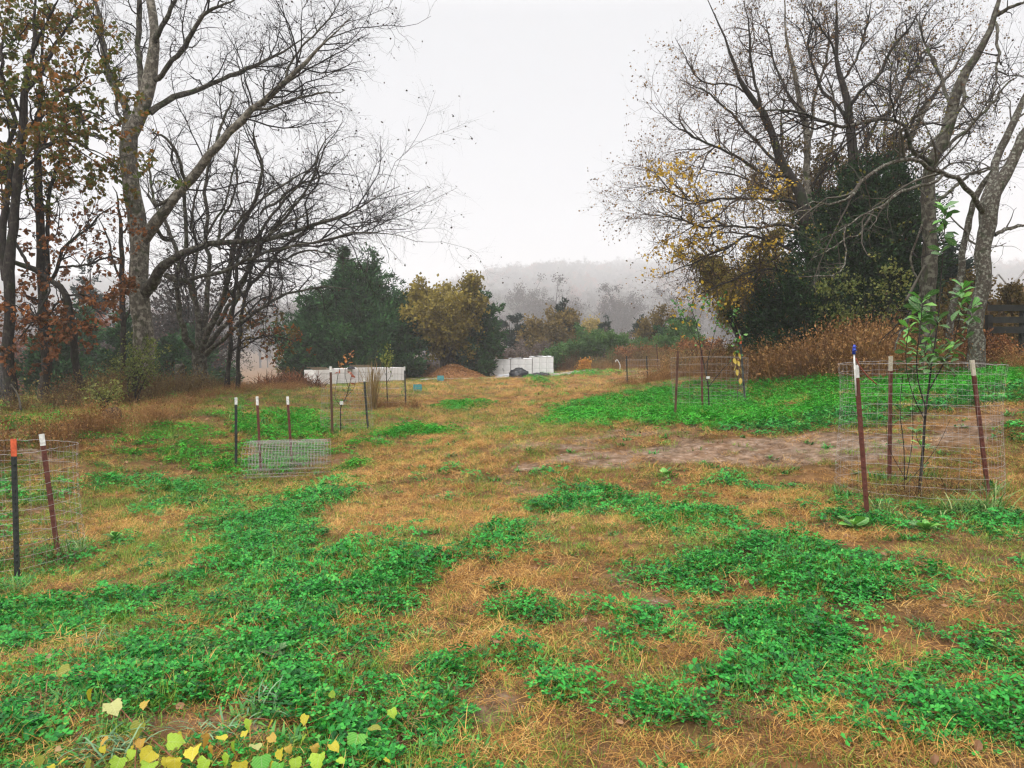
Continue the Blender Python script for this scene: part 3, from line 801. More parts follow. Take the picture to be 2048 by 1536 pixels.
hero_tree('slender grey maple with rust leaves high and low, second trunk from the left edge', (88, 18.5), [
 [(90,800,22,0),(90,700,21,0),(88,620,20,0),(84,550,19,0),(80,480,17,0),(76,400,16,0),(74,330,15,0),(78,280,13,0),(85,220,11,0),(80,150,9,0),(85,60,7,0),(90,-40,5,0)],
 [(88,560,12,0),(96,520,10,-.2),(97,440,9,-.3),(102,380,8,-.4),(115,330,7,-.5),(130,290,6,-.6),(135,240,4,-.7)],
 [(76,300,8,0),(100,265,7,.3),(130,262,6,.6),(165,268,5,.8),(195,275,4,1),(230,295,3,1.1)],
 [(92,575,8,-.1),(115,540,8,-.5),(125,500,7,-.7),(150,475,6,-.9),(190,440,5,-1),(230,410,3,-1.1)],
 [(118,535,6,-.5),(170,530,5,-.9),(220,515,4,-1.1),(260,525,3,-1.2)],
 [(80,240,6,0),(120,190,5,-.4),(170,120,4,-.7),(200,60,3,-.9)],
 [(78,440,6,0),(55,380,5,.3),(48,300,4,.4)],
 [(90,640,6,0),(120,600,5,-.5),(160,590,4,-.9),(200,600,3,-1)],
], LV(1.5, 2.2, 3), 14, bark_dark, name='maple_tree', leaves=[dict(n=4600, size=.10, mat=m_maple, down=.6, spread=.025, keep=lambda c: (c[:, 2] > 5.6)),
   dict(n=1900, size=.10, mat=m_rust, down=.6, spread=.025, keep=lambda c: (c[:, 2] < 5.0))])
hero_tree('dark trunk arching to the left over the brush, third from the left edge', (156, 17.5), [
 [(157,795,17,0),(152,730,16,0),(146,670,15,0),(138,620,15,0),(122,580,14,0),(98,560,13,0),(60,535,12,0),(15,515,11,0),(-40,470,9,0)],
 [(60,535,8,0),(30,480,7,.3),(20,420,5,.5),(60,400,4,.6)],
 [(125,585,5,0),(170,600,4,-.4),(210,640,3,-.7)],
 [(100,562,6,0),(90,600,5,-.5),(60,650,4,-.8),(30,690,3,-.9)],
 [(150,700,5,0),(110,670,4,.4),(60,650,3,.8)],
 [(140,640,5,0),(90,640,5,-.8),(50,620,4,-1),(10,600,3,-1.1)],
], LV(2.0, 2.2, 3), 15, bark_dark, name='maple_tree', leaves=[dict(n=3200, size=.10, mat=m_rust, down=.6, spread=.025, keep=lambda c: c[:, 2] < 4.3)])
hero_tree('thin dark tree with upright twiggy branches close left of the large grey tree', (248, 21), [
 [(250,810,13,0),(247,700,12,0),(243,620,12,0),(244,560,11,0),(240,500,10,0),(240,440,9,0),(236,400,7,0),(225,372,4,0)],
 [(247,650,6,0),(265,600,5,.2),(268,540,4,.3),(250,470,3,.4)],
 [(242,560,6,0),(225,520,5,-.3),(215,470,4,-.4),(195,430,3,-.5)],
 [(240,480,5,0),(258,440,4,-.3),(262,380,3,-.4)],
], LV(1.6, 2.4, 3), 16, bark_dark)
for k, (bx, tops) in enumerate([(458, [(458,775,11,0),(459,700,10,0),(463,640,9,0),(470,580,8,0),(476,520,7,0),(486,450,5,0),(492,380,3,0)]),
                                (474, [(474,775,10,0),(477,700,9,0),(482,640,8,0),(490,590,7,0),(505,530,6,0),(520,480,5,0),(540,430,3,0)])]):
    hero_tree(['slim dark young tree, left one of the pair right of the multi stemmed tree', 'slim dark young tree with yellowing leaves, right one of the pair beside the gap'][k], (bx, 22.5), [tops,
      [(tops[2][0], 640, 5, 0), (tops[2][0] + 40, 600, 4, .3), (tops[2][0] + 70, 590, 3, .4)],
      [(tops[3][0], 600, 5, 0), (tops[3][0] - 20, 560, 4, -.3), (tops[3][0] - 30, 500, 3, -.4)],
      [(tops[1][0], 705, 4, 0), (tops[1][0] + 35, 680, 3.5, -.4), (tops[1][0] + 75, 672, 3, -.8), (tops[1][0] + 110, 690, 2, -1)]],
      LV(1.6, 2.2, 2.6), 17 + k, bark_dark, leaves=[dict(n=420, size=.11, mat=m_rust if k == 0 else m_ochre, keep=lambda c: c[:, 2] < 3.2)])

# --- right side
hero_tree('tall leaning tree with smooth grey upper stem and shaggy lower trunk behind the green sapling', (1856, 16), [
 [(1856,680,34,0),(1858,600,33,0),(1856,540,32,0),(1855,470,30,0),(1857,400,28,0),(1860,330,28,0),(1878,290,26,0),(1905,215,23,0),(1930,150,21,0),(1962,95,20,0),(1985,50,18,0),(2000,0,16,0),(2010,-60,12,0)],
 [(1866,325,12,0),(1845,302,10,-.5),(1828,290,9,-.8),(1796,250,9,-1.2),(1755,236,9,-1.5),(1696,247,8,-1.9),(1641,244,7,-2.2),(1595,228,6,-2.5),(1554,219,5,-2.7),(1513,224,4,-2.9),(1440,230,2.5,-3.1)],
 [(1935,150,9,0),(1920,215,8,-.5),(1870,280,7,-.9),(1820,330,5,-1.2)],
 [(1995,30,10,0),(2020,15,8,-.3),(2060,0,6,-.6)],
 [(1990,45,7,0),(1998,110,6,-.5),(1985,200,4,-.8)],
 [(1870,310,9,0),(1930,260,8,.7),(1990,200,6,1.2),(2050,140,4,1.6)],
 [(1858,420,8,0),(1890,390,7,.6),(1940,350,6,1),(2010,330,4,1.4)],
 [(1905,215,8,0),(1880,150,7,.6),(1850,90,5,1),(1830,10,4,1.2)],
 [(1845,440,4,-.2),(1828,490,5,-.3),(1824,540,5,-.3),(1840,590,6,-.3),(1815,640,7,-.5),(1790,700,8,-.8)],
], LV(1.4, 2.4, 3.4, 2), 21, bark_moss_backlit, leaves=[dict(n=700, size=.06, mat=m_drybit)])
hero_tree('lichen spotted forked tree standing rightmost, its pale boughs reaching left', (1962, 15), [
 [(1952,700,34,0),(1955,620,32,0),(1962,540,31,0),(1970,470,32,0),(1978,430,32,0),(1998,380,26,0),(2020,330,23,0),(2050,270,21,0),(2090,200,18,0)],
 [(1972,455,24,.1),(1965,420,22,.3),(1982,370,20,.5),(2000,310,18,.7),(2018,255,17,.8),(2045,205,15,.9),(2080,140,12,1)],
 [(1966,425,13,-.2),(1956,402,11,-.5),(1924,372,11,-.9),(1878,345,11,-1.3),(1842,323,9,-1.6),(1810,317,8,-1.9),(1764,337,8,-2.2),(1723,365,8,-2.4),(1700,392,7,-2.6),(1677,399,6,-2.8),(1627,399,5,-3),(1595,424,4,-3.2),(1560,455,3,-3.3)],
 [(1885,350,7,-1.3),(1873,358,7,-1.4),(1840,370,7,-1.7),(1805,384,7,-2),(1764,412,6,-2.3),(1718,437,5,-2.6),(1690,450,4,-2.8),(1640,480,3,-3)],
 [(1745,422,5,-2.4),(1728,450,5,-2.5),(1715,470,4,-2.6),(1690,478,4,-2.7),(1660,500,3,-2.8),(1625,517,2.5,-2.9)],
 [(1690,450,4,-2.8),(1686,490,4,-2.9),(1690,500,3.5,-2.9),(1680,540,3,-3),(1605,556,3.5,-3.2),(1590,540,2.5,-3.3)],
 [(1990,470,9,0),(2020,455,8,.3),(2060,450,7,.6)],
 [(1985,345,13,.6),(1948,410,14,.9),(1926,500,15,1.0),(1912,580,16,1.0),(1900,660,17,1.0),(1896,730,18,1.0)],
], LV(.9, 1.6, 2.2), 22, bark_lichen, tw=twig_pale, leaves=[dict(n=500, size=.05, mat=m_olive)])

# the thicket of stems in the middle of the right side
RT = 'stems of the right hand thicket'
thick = [
 ('dark crooked stem bending left out of the thicket, leftmost of the right hand tall trees', (1640, 21), [
  [(1640,700,26,0),(1630,600,25,0),(1622,520,24,0),(1610,440,23,0),(1595,378,21,0),(1575,345,20,0),(1558,314,18,0),(1545,280,15,0),(1532,241,14,0),(1512,205,12,0),(1495,182,11,0),(1470,130,9,0),(1455,95,7,0),(1425,30,5,0),(1400,-30,3,0)],
  [(1548,290,9,0),(1520,215,8,-.4),(1513,173,8,-.5),(1503,120,7,-.6),(1498,60,6,-.7),(1490,0,4,-.8)],
  [(1575,350,10,0),(1540,352,9,-.5),(1500,325,8,-.9),(1455,305,7,-1.3),(1410,285,6,-1.6),(1370,262,5,-1.9),(1330,235,4,-2.1),(1300,200,2,-2.2)],
  [(1600,420,10,0),(1545,400,9,-.6),(1480,395,7,-1),(1420,400,6,-1.4),(1370,400,5,-1.7),(1310,375,4,-1.9),(1275,400,2.5,-2)],
  [(1610,470,9,0),(1570,450,8,-.5),(1520,455,7,-.9),(1450,455,6,-1.3),(1380,445,5,-1.6),(1320,430,4,-1.8),(1280,440,2.5,-2)],
  [(1618,520,9,0),(1560,490,8,-.5),(1500,475,7,-.9),(1430,500,5,-1.3),(1370,530,4,-1.6),(1320,555,3,-1.8)],
  [(1622,560,9,0),(1560,540,8,-.4),(1500,545,6,-.8),(1440,570,5,-1.1),(1380,600,3,-1.3)],
  [(1560,330,8,0),(1500,270,7,.5),(1450,215,6,.8),(1400,180,4,1),(1350,160,3,1.1)],
  [(1495,182,5,0),(1450,170,5,-.5),(1400,160,4,-.8),(1350,75,2.5,-1)],
  [(1600,430,7,0),(1570,400,6,.5),(1520,370,5,.8),(1460,350,4,1),(1390,330,3,1.1),(1330,320,2,1.2)],
 ], LV(2.3, 3.4, 4.4, 3.0), dict(n=5200, size=.055, mat=m_brownleaf, down=.4), [dict(n=7000, size=.10, mat=m_gold, spread=.025, keep=lambda c: (c[:, 0] < 7.6) & (c[:, 2] < 6.4) & (c[:, 2] > 4.2) & (fbm(c[:, 0], c[:, 2], 1.0, 5, 2) > .44)), dict(n=5500, size=.085, mat=m_gold, spread=.025, keep=lambda c: (c[:, 0] < 8.6) & (c[:, 2] < 4.2) & (fbm(c[:, 0], c[:, 2], .9, 8, 2) > .48))]),
 ('tall shaggy central stem rising above the dark cedar on the right', (1700, 22), [
  [(1705,700,28,0),(1708,560,26,0),(1706,460,24,0),(1706,380,22,0),(1705,300,20,0),(1700,250,18,0),(1696,205,15,0),(1684,160,13,0),(1673,125,11,0),(1672,60,9,0),(1674,0,7,0),(1675,-50,5,0)],
  [(1698,215,11,0),(1725,180,10,-.4),(1755,150,9,-.7),(1790,90,8,-.9),(1820,50,6,-1),(1855,0,4,-1.1)],
  [(1700,270,10,0),(1680,220,9,.4),(1640,170,8,.6),(1620,90,6,.8),(1625,0,4,.9)],
  [(1705,330,10,0),(1740,270,9,.5),(1790,200,8,.8),(1840,130,6,1),(1900,60,4,1.2)],
  [(1706,400,8,0),(1760,330,8,-.5),(1810,270,7,-.8),(1870,180,5,-1),(1930,110,3,-1.1)],
  [(1675,120,6,0),(1650,70,5,-.3),(1610,10,4,-.5)],
  [(1685,165,7,0),(1715,110,6,.3),(1735,40,5,.4),(1745,-20,3,.5)],
 ], LV(2.2, 3.4, 4.4, 2.6), dict(n=3600, size=.055, mat=m_brownleaf, down=.4), [dict(n=900, size=.07, mat=m_ochre, down=.3)]),
 ('pale slim stem among the right hand thicket, left of the central one', (1610, 23), [
  [(1622,700,18,0),(1620,560,17,0),(1618,440,16,0),(1615,340,15,0),(1612,240,13,0),(1600,200,11,0),(1590,150,10,0),(1575,90,8,0),(1570,20,6,0),(1565,-40,4,0)],
  [(1614,300,9,0),(1630,200,8,.3),(1650,110,6,.5),(1680,30,4,.6)],
  [(1613,260,8,0),(1580,190,7,-.4),(1545,110,5,-.6),(1530,20,4,-.8)],
  [(1618,380,8,0),(1660,300,7,-.4),(1665,200,6,-.5),(1640,120,4,-.6)],
  [(1618,420,8,0),(1575,340,7,.4),(1560,260,6,.6),(1570,180,4,.7)],
 ], LV(2.2, 3.4, 4.2, 2.4), dict(n=2600, size=.055, mat=m_brownleaf, down=.4), []),
 ('grey stem leaning right behind the dark cedar, right of the central stem', (1750, 23.5), [
  [(1745,700,22,0),(1755,560,20,0),(1765,460,18,0),(1780,380,16,0),(1800,320,14,0),(1830,260,12,0),(1870,190,10,0),(1910,130,8,0),(1960,50,5,0)],
  [(1775,400,9,0),(1770,320,8,.4),(1775,240,7,.6),(1790,150,5,.8),(1800,60,3,1)],
  [(1800,320,8,0),(1850,300,7,.5),(1920,250,5,.8),(1990,230,3,1)],
  [(1765,450,8,0),(1740,380,7,-.4),(1735,300,6,-.6),(1720,220,4,-.8)],
  [(1790,350,8,0),(1840,370,7,-.4),(1900,330,5,-.6),(1960,330,3,-.8)],
 ], LV(2.2, 3.4, 4.2, 2.4), dict(n=2600, size=.065, mat=m_ochre, down=.4), [])]
for k, (lab, b_, lm, lv, lf, extra) in enumerate(thick):
    hero_tree(lab, b_, lm, lv, 30 + k, [bark_dark, bark_dark, bark_grey, bark_grey][k], tw=twig_brown if k % 2 == 0 else twig_m, leaves=[lf] + extra, group=RT, lw=.72)

# low ochre bushy trees under the thicket, left side
# ------------------------------------------------------------------ evergreens and leafy trees
def cedar_mesh(seed, H, R, n, spike=.12, w=.028, prof='cone', low=.02, spires=(), lump=.25):
    """trunk + branches (verts/quads) and feathery foliage (verts/tris)"""
    rng = np.random.default_rng(seed)
    g = Geo()
    tops = [(0, 0, H)] + list(spires)
    for tx, ty, th in tops:
        pts = np.array([[tx * .1, ty * .1, -.3], [tx * .6, ty * .6, th * .4], [tx, ty, th * .98]])
        s = smooth_path(np.c_[pts, [.02 * th + .05, .014 * th + .03, .015]], 12)
        V, q = tubes(s[None, :, :3], s[None, :, 3], 7); g.add(V, q)
    nb = max(30, n // 160)
    which = rng.integers(0, len(tops), nb) * (rng.uniform(0, 1, nb) < .6)
    T = np.array(tops)[which]
    u = rng.uniform(low, .97, nb) ** (.85 if prof == 'cone' else 1.05)
    h = u * T[:, 2]
    if prof == 'cone': r = R * (1 - u) ** .75 * (.35 + .65 * sstep(-.12, .12, u)) + .12 * R * (1 - u)
    elif prof == 'round': r = R * np.sqrt(np.clip(1 - ((u - .42) / .6) ** 2, .02, 1))
    else: r = R * np.clip(1.01 - u, 0, 1) ** .8 * 1.18 * (.72 + .28 * sstep(0, .25, u))
    az = rng.uniform(0, 2 * np.pi, nb)
    r = r * (1 + lump * np.sin(az * 3 + u * 9 + seed)) * rng.uniform(.7, 1.12, nb)
    dirv = np.c_[np.cos(az), np.sin(az), rng.uniform(.0, .55, nb)]
    c0 = np.c_[T[:, 0] * u, T[:, 1] * u, h]
    K = 6; ss = np.linspace(0, 1, K)
    B = c0[:, None] + dirv[:, None] * (r[:, None] * ss[None])[..., None]
    B[:, :, 2] += (-.10 * r[:, None]) * np.sin(ss * np.pi)[None] * 1.2
    B += rng.normal(0, .03, B.shape) * r[:, None, None] * .6
    V, q = tubes(B, np.maximum(.006, (.018 + .008 * r[:, None]) * (1 - .85 * ss[None])), 3); g.add(V, q)
    # sprays
    nc = n // 7
    i = rng.choice(nb, nc, p=(r + .05) ** 1.3 / ((r + .05) ** 1.3).sum()); f = np.sqrt(rng.uniform(.04, 1, nc)) * (K - 1); j = np.minimum(f.astype(int), K - 2); fr = (f - j)[:, None]
    c = B[i, j] * (1 - fr) + B[i, j + 1] * fr
    sp = (.09 + .13 * r[i])[:, None] * (1.1 - .5 * (f / (K - 1)))[:, None]
    off = rng.normal(0, 1, (nc, 3)) * sp * np.array([.75, .75, .5])
    c = c + off
    md = norm(norm(off + dirv[i] * .3) + dirv[i] * .6 + np.array([0, 0, .35]))
    P = np.repeat(c, 7, 0); D = norm(np.repeat(md, 7, 0) + rng.normal(0, .55, (nc * 7, 3)))
    P = P + rng.normal(0, spike * .35, P.shape)
    L = (spike * rng.uniform(.6, 1.5, len(P)))[:, None]; S = norm(np.cross(D, rng.normal(0, 1, D.shape))) * w * rng.uniform(.7, 1.3, len(P))[:, None]
    Vv = np.stack([P, P + D * L * .45 + S, P + D * L, P + D * L * .45 - S], 1)
    o = np.arange(len(P))[:, None] * 4
    return g, Vv.reshape(-1, 3), np.concatenate([o + [[0, 1, 2]], o + [[0, 2, 3]]])

m_cedar = leaf_mat('cedar_foliage', [(.006,.018,.008),(.013,.045,.014),(.028,.088,.025),(.06,.15,.035)], .75, .15, .1, patch=.5, pw=.35, obr=0)
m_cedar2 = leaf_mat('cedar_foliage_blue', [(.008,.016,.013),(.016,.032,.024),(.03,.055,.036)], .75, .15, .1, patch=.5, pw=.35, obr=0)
m_darkcedar = leaf_mat('cedar_foliage_dark', [(.005,.014,.006),(.011,.030,.010),(.022,.058,.016),(.045,.10,.026)], .75, .12, .08, patch=.6, pw=.35, obr=0)

def cedar(label, px, Y, H, R, n, seed, mat, name='cedar_tree', group=None, **kw):
    X = (px - 1024) / F * Y
    t = empty(name, (X, Y, zg(X, Y) - .05), label, 'tree', group)
    g, V, f = cedar_mesh(seed, H, R, n, **kw)
    obj('trunk', g.mesh('trunk', bark_dark, True), t)
    o = obj('crown', mesh_np('crown', V, [f], mat), t); o['kind'] = 'stuff'
    return t

def hpx(py_top, px, Y):
    """height of a thing standing at (px,Y) whose top the photograph shows at py_top"""
    p = at(px, py_top, Y); return p[2] - zg(p[0], Y)

H1 = hpx(488, 735, 43)
cedar('broad dark green cedar with several feathery spires, behind the left white block wall', 705, 44, hpx(545, 705, 44), 4.2, 66000, 3, m_cedar, prof='broad', spike=.26, w=.042,
      spires=((-.6, .3, hpx(484, 690, 44)), (1.0, 0, hpx(490, 745, 44)), (-2.2, 0, hpx(570, 640, 44)), (2.4, .2, hpx(565, 790, 44)), (.2, -.4, hpx(540, 715, 44))), lump=.12)
cedar('narrower cedar leaning against the right flank of the broad dark cedar', 800, 43, hpx(590, 800, 43), 1.5, 12000, 4, m_cedar, prof='broad', spike=.2, w=.04)
cedar('low cedar filling the left foot of the broad dark cedar', 615, 43, hpx(610, 615, 43), 1.5, 12000, 6, m_cedar, prof='broad', spike=.2, w=.04)
cedar('tall dark cedar right of the ochre tree, behind the bark mulch pile', 952, 45, hpx(577, 948, 45), 1.35, 20000, 5, m_cedar, prof='round', spike=.2, w=.04, spires=((.8, 0, hpx(608, 968, 45)),))
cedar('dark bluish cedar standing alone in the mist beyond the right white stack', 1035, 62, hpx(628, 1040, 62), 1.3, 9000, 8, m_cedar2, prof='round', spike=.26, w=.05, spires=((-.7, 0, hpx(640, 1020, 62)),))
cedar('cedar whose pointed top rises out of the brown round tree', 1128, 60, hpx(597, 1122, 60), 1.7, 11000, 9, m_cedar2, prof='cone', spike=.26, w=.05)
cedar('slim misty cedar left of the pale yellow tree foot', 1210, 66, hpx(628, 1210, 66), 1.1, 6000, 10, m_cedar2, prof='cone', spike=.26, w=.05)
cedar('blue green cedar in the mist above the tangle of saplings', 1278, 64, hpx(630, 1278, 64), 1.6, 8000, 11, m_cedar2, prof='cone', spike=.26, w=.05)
cedar('small round topped cedar left of the right hand thicket', 1357, 50, hpx(640, 1357, 50), 1.3, 8000, 12, m_cedar, prof='round', spike=.2, w=.04)
cedar('slim feathery cedar spire behind the broad dark cedar, left of two', 690, 45.5, hpx(488, 690, 45.5), 1.35, 11000, 21, m_cedar, prof='cone', spike=.2, w=.035, low=.3, lump=.3)
cedar('slim feathery cedar spire behind the broad dark cedar, right of two', 746, 45.5, hpx(494, 746, 45.5), 1.45, 11000, 22, m_cedar, prof='cone', spike=.2, w=.035, low=.3, lump=.3)
# right-hand dark cedars
cedar('big black green cedar in the heart of the right hand thicket', 1725, 20.5, hpx(318, 1725, 20.5), 1.6, 70000, 13, m_darkcedar, prof='round', spike=.12, w=.022, lump=.2, spires=((.35, 0, hpx(310, 1745, 20.5)), (-.7, 0, hpx(400, 1660, 20.5))))
cedar('low spreading dark cedar at the left foot of the big one', 1580, 21, hpx(555, 1600, 21), 1.4, 34000, 14, m_darkcedar, prof='round', spike=.12, w=.022)
cedar('dark cedar low between the cedar and the leaning grey tree', 1790, 19.5, hpx(420, 1790, 19.5), .95, 26000, 15, m_darkcedar, prof='round', spike=.12, w=.022)
cedar('dim cedar seen between the two right hand trunks', 1900, 26, hpx(480, 1900, 26), 1.2, 12000, 16, m_cedar2, prof='cone', spike=.16, w=.035)
# left understory
for k, (px, Y, top, R) in enumerate([(165, 38, 600, 2.0), (250, 34, 620, 1.3), (385, 40, 640, 1.9), (110, 30, 640, 1.4), (345, 34, 665, 1.2)]):
    cedar(['misty cedar seen between the third and fourth left trunks', 'dark cedar just left of the large grey trunk', 'dark cedar behind the foot of the multi stemmed tree',
           'dark cedar behind the rust leaves at the left', 'small cedar right of the large grey trunk'][k], px, Y, hpx(top, px, Y), R, 10000, 40 + k, m_cedar, prof='cone', spike=.2, w=.04, group='cedars in the wood on the left')
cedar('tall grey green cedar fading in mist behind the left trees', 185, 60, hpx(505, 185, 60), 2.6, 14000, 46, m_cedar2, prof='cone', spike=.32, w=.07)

# ---- leafy / twiggy rounded trees built from freely grown limbs
def free_tree(rng, H, spread, nl=9, trunk_r=.14, lv=(5, 6, 5), fork=.25, up=.5, Ls=None, twr=.009):
    P = [smooth_path([[0, 0, -.4], [rng.normal(0, .1), rng.normal(0, .1), H * .35], [rng.normal(0, .3), rng.normal(0, .3), H * .7]], 10)]
    R = [np.linspace(trunk_r, trunk_r * .25, 10)]
    for k in range(nl):
        z0 = H * (fork + .5 * k / nl * rng.uniform(.5, 1)); a = k * 2.4 + rng.normal(0, .3)
        rr = spread * rng.uniform(.7, 1) * (1 - .35 * k / nl); zt = min(H * rng.uniform(.8, 1.0), z0 + rr * rng.uniform(up * .4, up * 2))
        P.append(smooth_path([[0, 0, z0], [math.cos(a) * rr * .45, math.sin(a) * rr * .45, z0 + (zt - z0) * .6], [math.cos(a) * rr, math.sin(a) * rr, zt]], 10))
        R.append(np.linspace(trunk_r * .55, trunk_r * .12, 10))
    P = np.array(P); R = np.array(R); g = Geo()
    V, q = tubes(P, R, 6); g.add(V, q)
    L = spread * .38
    t = Geo(); Pp, Rp = P, R
    for i, c in enumerate(lv):
        Pp, Rp = grow(rng, Pp, Rp, c, L, 42, .06, .15, max(twr, trunk_r * .2 * .5 ** i), K=5 if i == 0 else 4, t0=.2, decay=.4)
        V, q = tubes(Pp, Rp, 3); t.add(V, q); L *= .55
    return g, t, Pp

def leafy(label, px, Y, H, spread, seed, leafm, n, size, name='leafy_tree', tw=None, bark=None, group=None, cat='tree', **kw):
    X = (px - 1024) / F * Y; rng = np.random.default_rng(seed)
    t = empty(name, (X, Y, zg(X, Y) - .05), label, cat, group)
    if Y > 40: H *= 1.13
    g, tt, Pp = free_tree(rng, H, spread, **kw)
    obj('trunk', g.mesh('trunk', bark or bark_dark, True), t)
    o = obj('twigs', tt.mesh('twigs', tw or twig_m), t); o['kind'] = 'stuff'
    if n:
        V, f = leafset(rng, Pp, n, size, .2, size * .9)
        o = obj('leaves', mesh_np('leaves', V, [f], leafm), t); o['kind'] = 'stuff'
    return t

m_ochre2 = leaf_mat('olive_gold_leaf', [(.06,.045,.012),(.17,.13,.025),(.31,.24,.04),(.42,.33,.06)], .6, .25, .3, patch=.7, pw=.5, obr=0)
m_pinkgrey = leaf_mat('grey_twig_haze', [(.10,.07,.06),(.17,.13,.11)], .8, .1, .1)
m_yel = leaf_mat('pale_yellow_leaf', [(.25,.19,.05),(.45,.34,.10)], .6, .2, .3, patch=.6, pw=.4, obr=0)
m_bushg = leaf_mat('willow_leaf', [(.03,.075,.015),(.06,.14,.03),(.12,.22,.05)], .6, .25, .3, patch=.8, pw=.4, obr=0)
m_brownbush = leaf_mat('rust_brush', [(.06,.025,.012),(.15,.06,.024),(.28,.115,.04),(.40,.18,.065)], .8, .15, .15, patch=1.2, pw=.4, obr=0)
m_vineg = leaf_mat('vine_leaf', [(.05,.075,.012),(.14,.17,.03),(.28,.26,.06)], .5, .35, .3)

leafy('ochre leaved round tree between the broad cedar and the mulch pile', 885, 44, hpx(585, 885, 44), 2.75, 51, m_ochre2, 34000, .19, lv=(8, 6, 5), fork=.10, nl=16, up=1.3)
leafy('thin ochre tree half hidden behind the cedar right of it', 925, 46, hpx(615, 925, 46), 2.0, 52, m_ochre2, 9000, .17, lv=(7, 5, 4), fork=.1, nl=10)
leafy('brown round topped tree in the mist left of the pale yellow tree', 1105, 58, hpx(598, 1105, 58), 2.6, 53, m_ochre, 15000, .2, lv=(8, 7, 5), fork=.1, nl=14, tw=twig_brown, twr=.014)
leafy('pale yellow tree in the mist behind the brown one', 1172, 74, hpx(605, 1172, 74), 2.9, 54, m_yel, 16000, .26, lv=(8, 6, 4), fork=.12, nl=12, twr=.016)
leafy('brownish feathery tree above the green saplings left of the thicket', 1312, 52, hpx(608, 1312, 52), 1.4, 55, m_ochre, 7000, .14, lv=(8, 6, 5), fork=.1, nl=12, up=1.2, tw=twig_brown, twr=.012)
leafy('small orange leaved shrub at the right end of the white stack', 1168, 47, hpx(708, 1168, 47), .38, 56, leaf_mat('orange_shrub', [(.45,.18,.02),(.62,.34,.05)], .5, .3, .4), 700, .11, name='shrub', cat='shrub', lv=(5, 4), fork=.1, trunk_r=.02)
for k, (px, Y, top, sp, n) in enumerate([(1185, 52, 655, 1.0, 3600), (1228, 50, 672, .9, 2600), (1345, 44, 655, 1.1, 3600), (1290, 50, 690, 1.2, 2200), (1150, 52, 690, 1.1, 2600), (1375, 42, 680, .9, 2000), (1110, 50, 700, .8, 1500)]):
    leafy(['bushy green sapling just right of the white stack', 'green sapling with loose top next to the wooden stake', 'vase shaped green sapling with bare pale stems below', 'low green tangle behind the far posts',
           'green bush in the mist behind the white stack', 'green brush at the left foot of the thicket', 'dull green bush directly behind the right white stack'][k],
          px, Y, hpx(top, px, Y), sp * 1.15, 60 + k, m_bushg, n * 2, .13, name='sapling', cat='sapling', lv=(6, 5, 3), fork=.12, nl=9, trunk_r=.045, up=1.4, group='green saplings at the far edge')
for k, (px, Y, top, sp) in enumerate([(1065, 56, 690, 1.6), (1010, 52, 700, 1.2), (1270, 47, 705, 1.5), (1325, 44, 705, 1.3), (1400, 36, 690, 1.3), (1230, 60, 660, 1.5)]):
    leafy(['leafless pinkish brush behind the right white stack', 'grey brush between the dark cedar and the white stack', 'bare brown brush behind the far right posts', 'bare brush beyond the caged saplings',
           'brown brush at the corner of the thicket', 'grey bare brush in the mist between cedars'][k],
          px, Y, hpx(top, px, Y), sp, 70 + k, m_pinkgrey if k in (0, 1, 5) else m_brownbush, 3200, .11, name='bare_brush', cat='brush', lv=(6, 5, 3), fork=.03, nl=12, trunk_r=.03, up=1.5, tw=twig_brown, group='bare brush at the far edge', twr=.008)
# ochre and yellow understory at the thicket's left and between the trunks
leafy('golden ochre bushy tree drooping at the left edge of the thicket', 1490, 22.5, hpx(420, 1490, 22.5), 1.9, 81, m_ochre2, 26000, .09, lv=(8, 6, 5), fork=.1, nl=16, up=.9, tw=twig_brown, twr=.006)
leafy('brown and yellow leaved tree behind the upper thicket', 1640, 25, hpx(250, 1640, 25), 3.1, 82, m_ochre, 17000, .085, lv=(8, 6, 4), fork=.25, nl=16, up=1.0, tw=twig_brown, twr=.007)
leafy('olive and yellow bush between the leaning tree and the lichen spotted tree', 1915, 19, hpx(500, 1915, 19), 1.0, 83, m_ochre, 5000, .085, lv=(8, 6, 4), fork=.08, nl=12, trunk_r=.05)
leafy('yellow brown bush right of the lichen spotted trunk by the dark fence', 2005, 17.6, hpx(480, 2005, 17.6), .75, 84, m_ochre, 5200, .09, lv=(8, 6, 4), fork=.08, nl=12, trunk_r=.04)
leafy('rust and olive bush at the foot of the lichen spotted trunk', 1965, 15.6, hpx(630, 1965, 15.6), .6, 85, m_brownbush, 3000, .06, name='shrub', cat='shrub', lv=(8, 6, 4), fork=.05, nl=12, trunk_r=.02)
leafy('green shrub with small leaves growing at the foot of the large grey tree', 270, 17, hpx(665, 270, 17), .65, 86, m_vineg, 1900, .05, name='shrub', cat='shrub', lv=(8, 6, 4), fork=.05, nl=14, trunk_r=.02, up=2)
leafy('smaller leafy shrub at the brush left of the dark stump', 205, 15.5, hpx(755, 205, 15.5), .45, 87, m_vineg, 700, .05, name='shrub', cat='shrub', lv=(7, 5, 4), fork=.05, nl=10, trunk_r=.015, up=1.5)
leafy('tall olive vine leaves climbing in front of the dark cedar', 1690, 18.8, hpx(520, 1690, 18.8), .9, 88, m_vineg, 1300, .075, name='vine', cat='vine', lv=(5, 4, 3), fork=.1, nl=10, trunk_r=.012, up=2)
leafy('sparse vine leaves hanging over the right part of the dark cedar', 1775, 18.3, hpx(440, 1775, 18.3), .6, 89, m_vineg, 500, .08, name='vine', cat='vine', lv=(4, 4, 3), fork=.2, nl=8, trunk_r=.012, up=2)

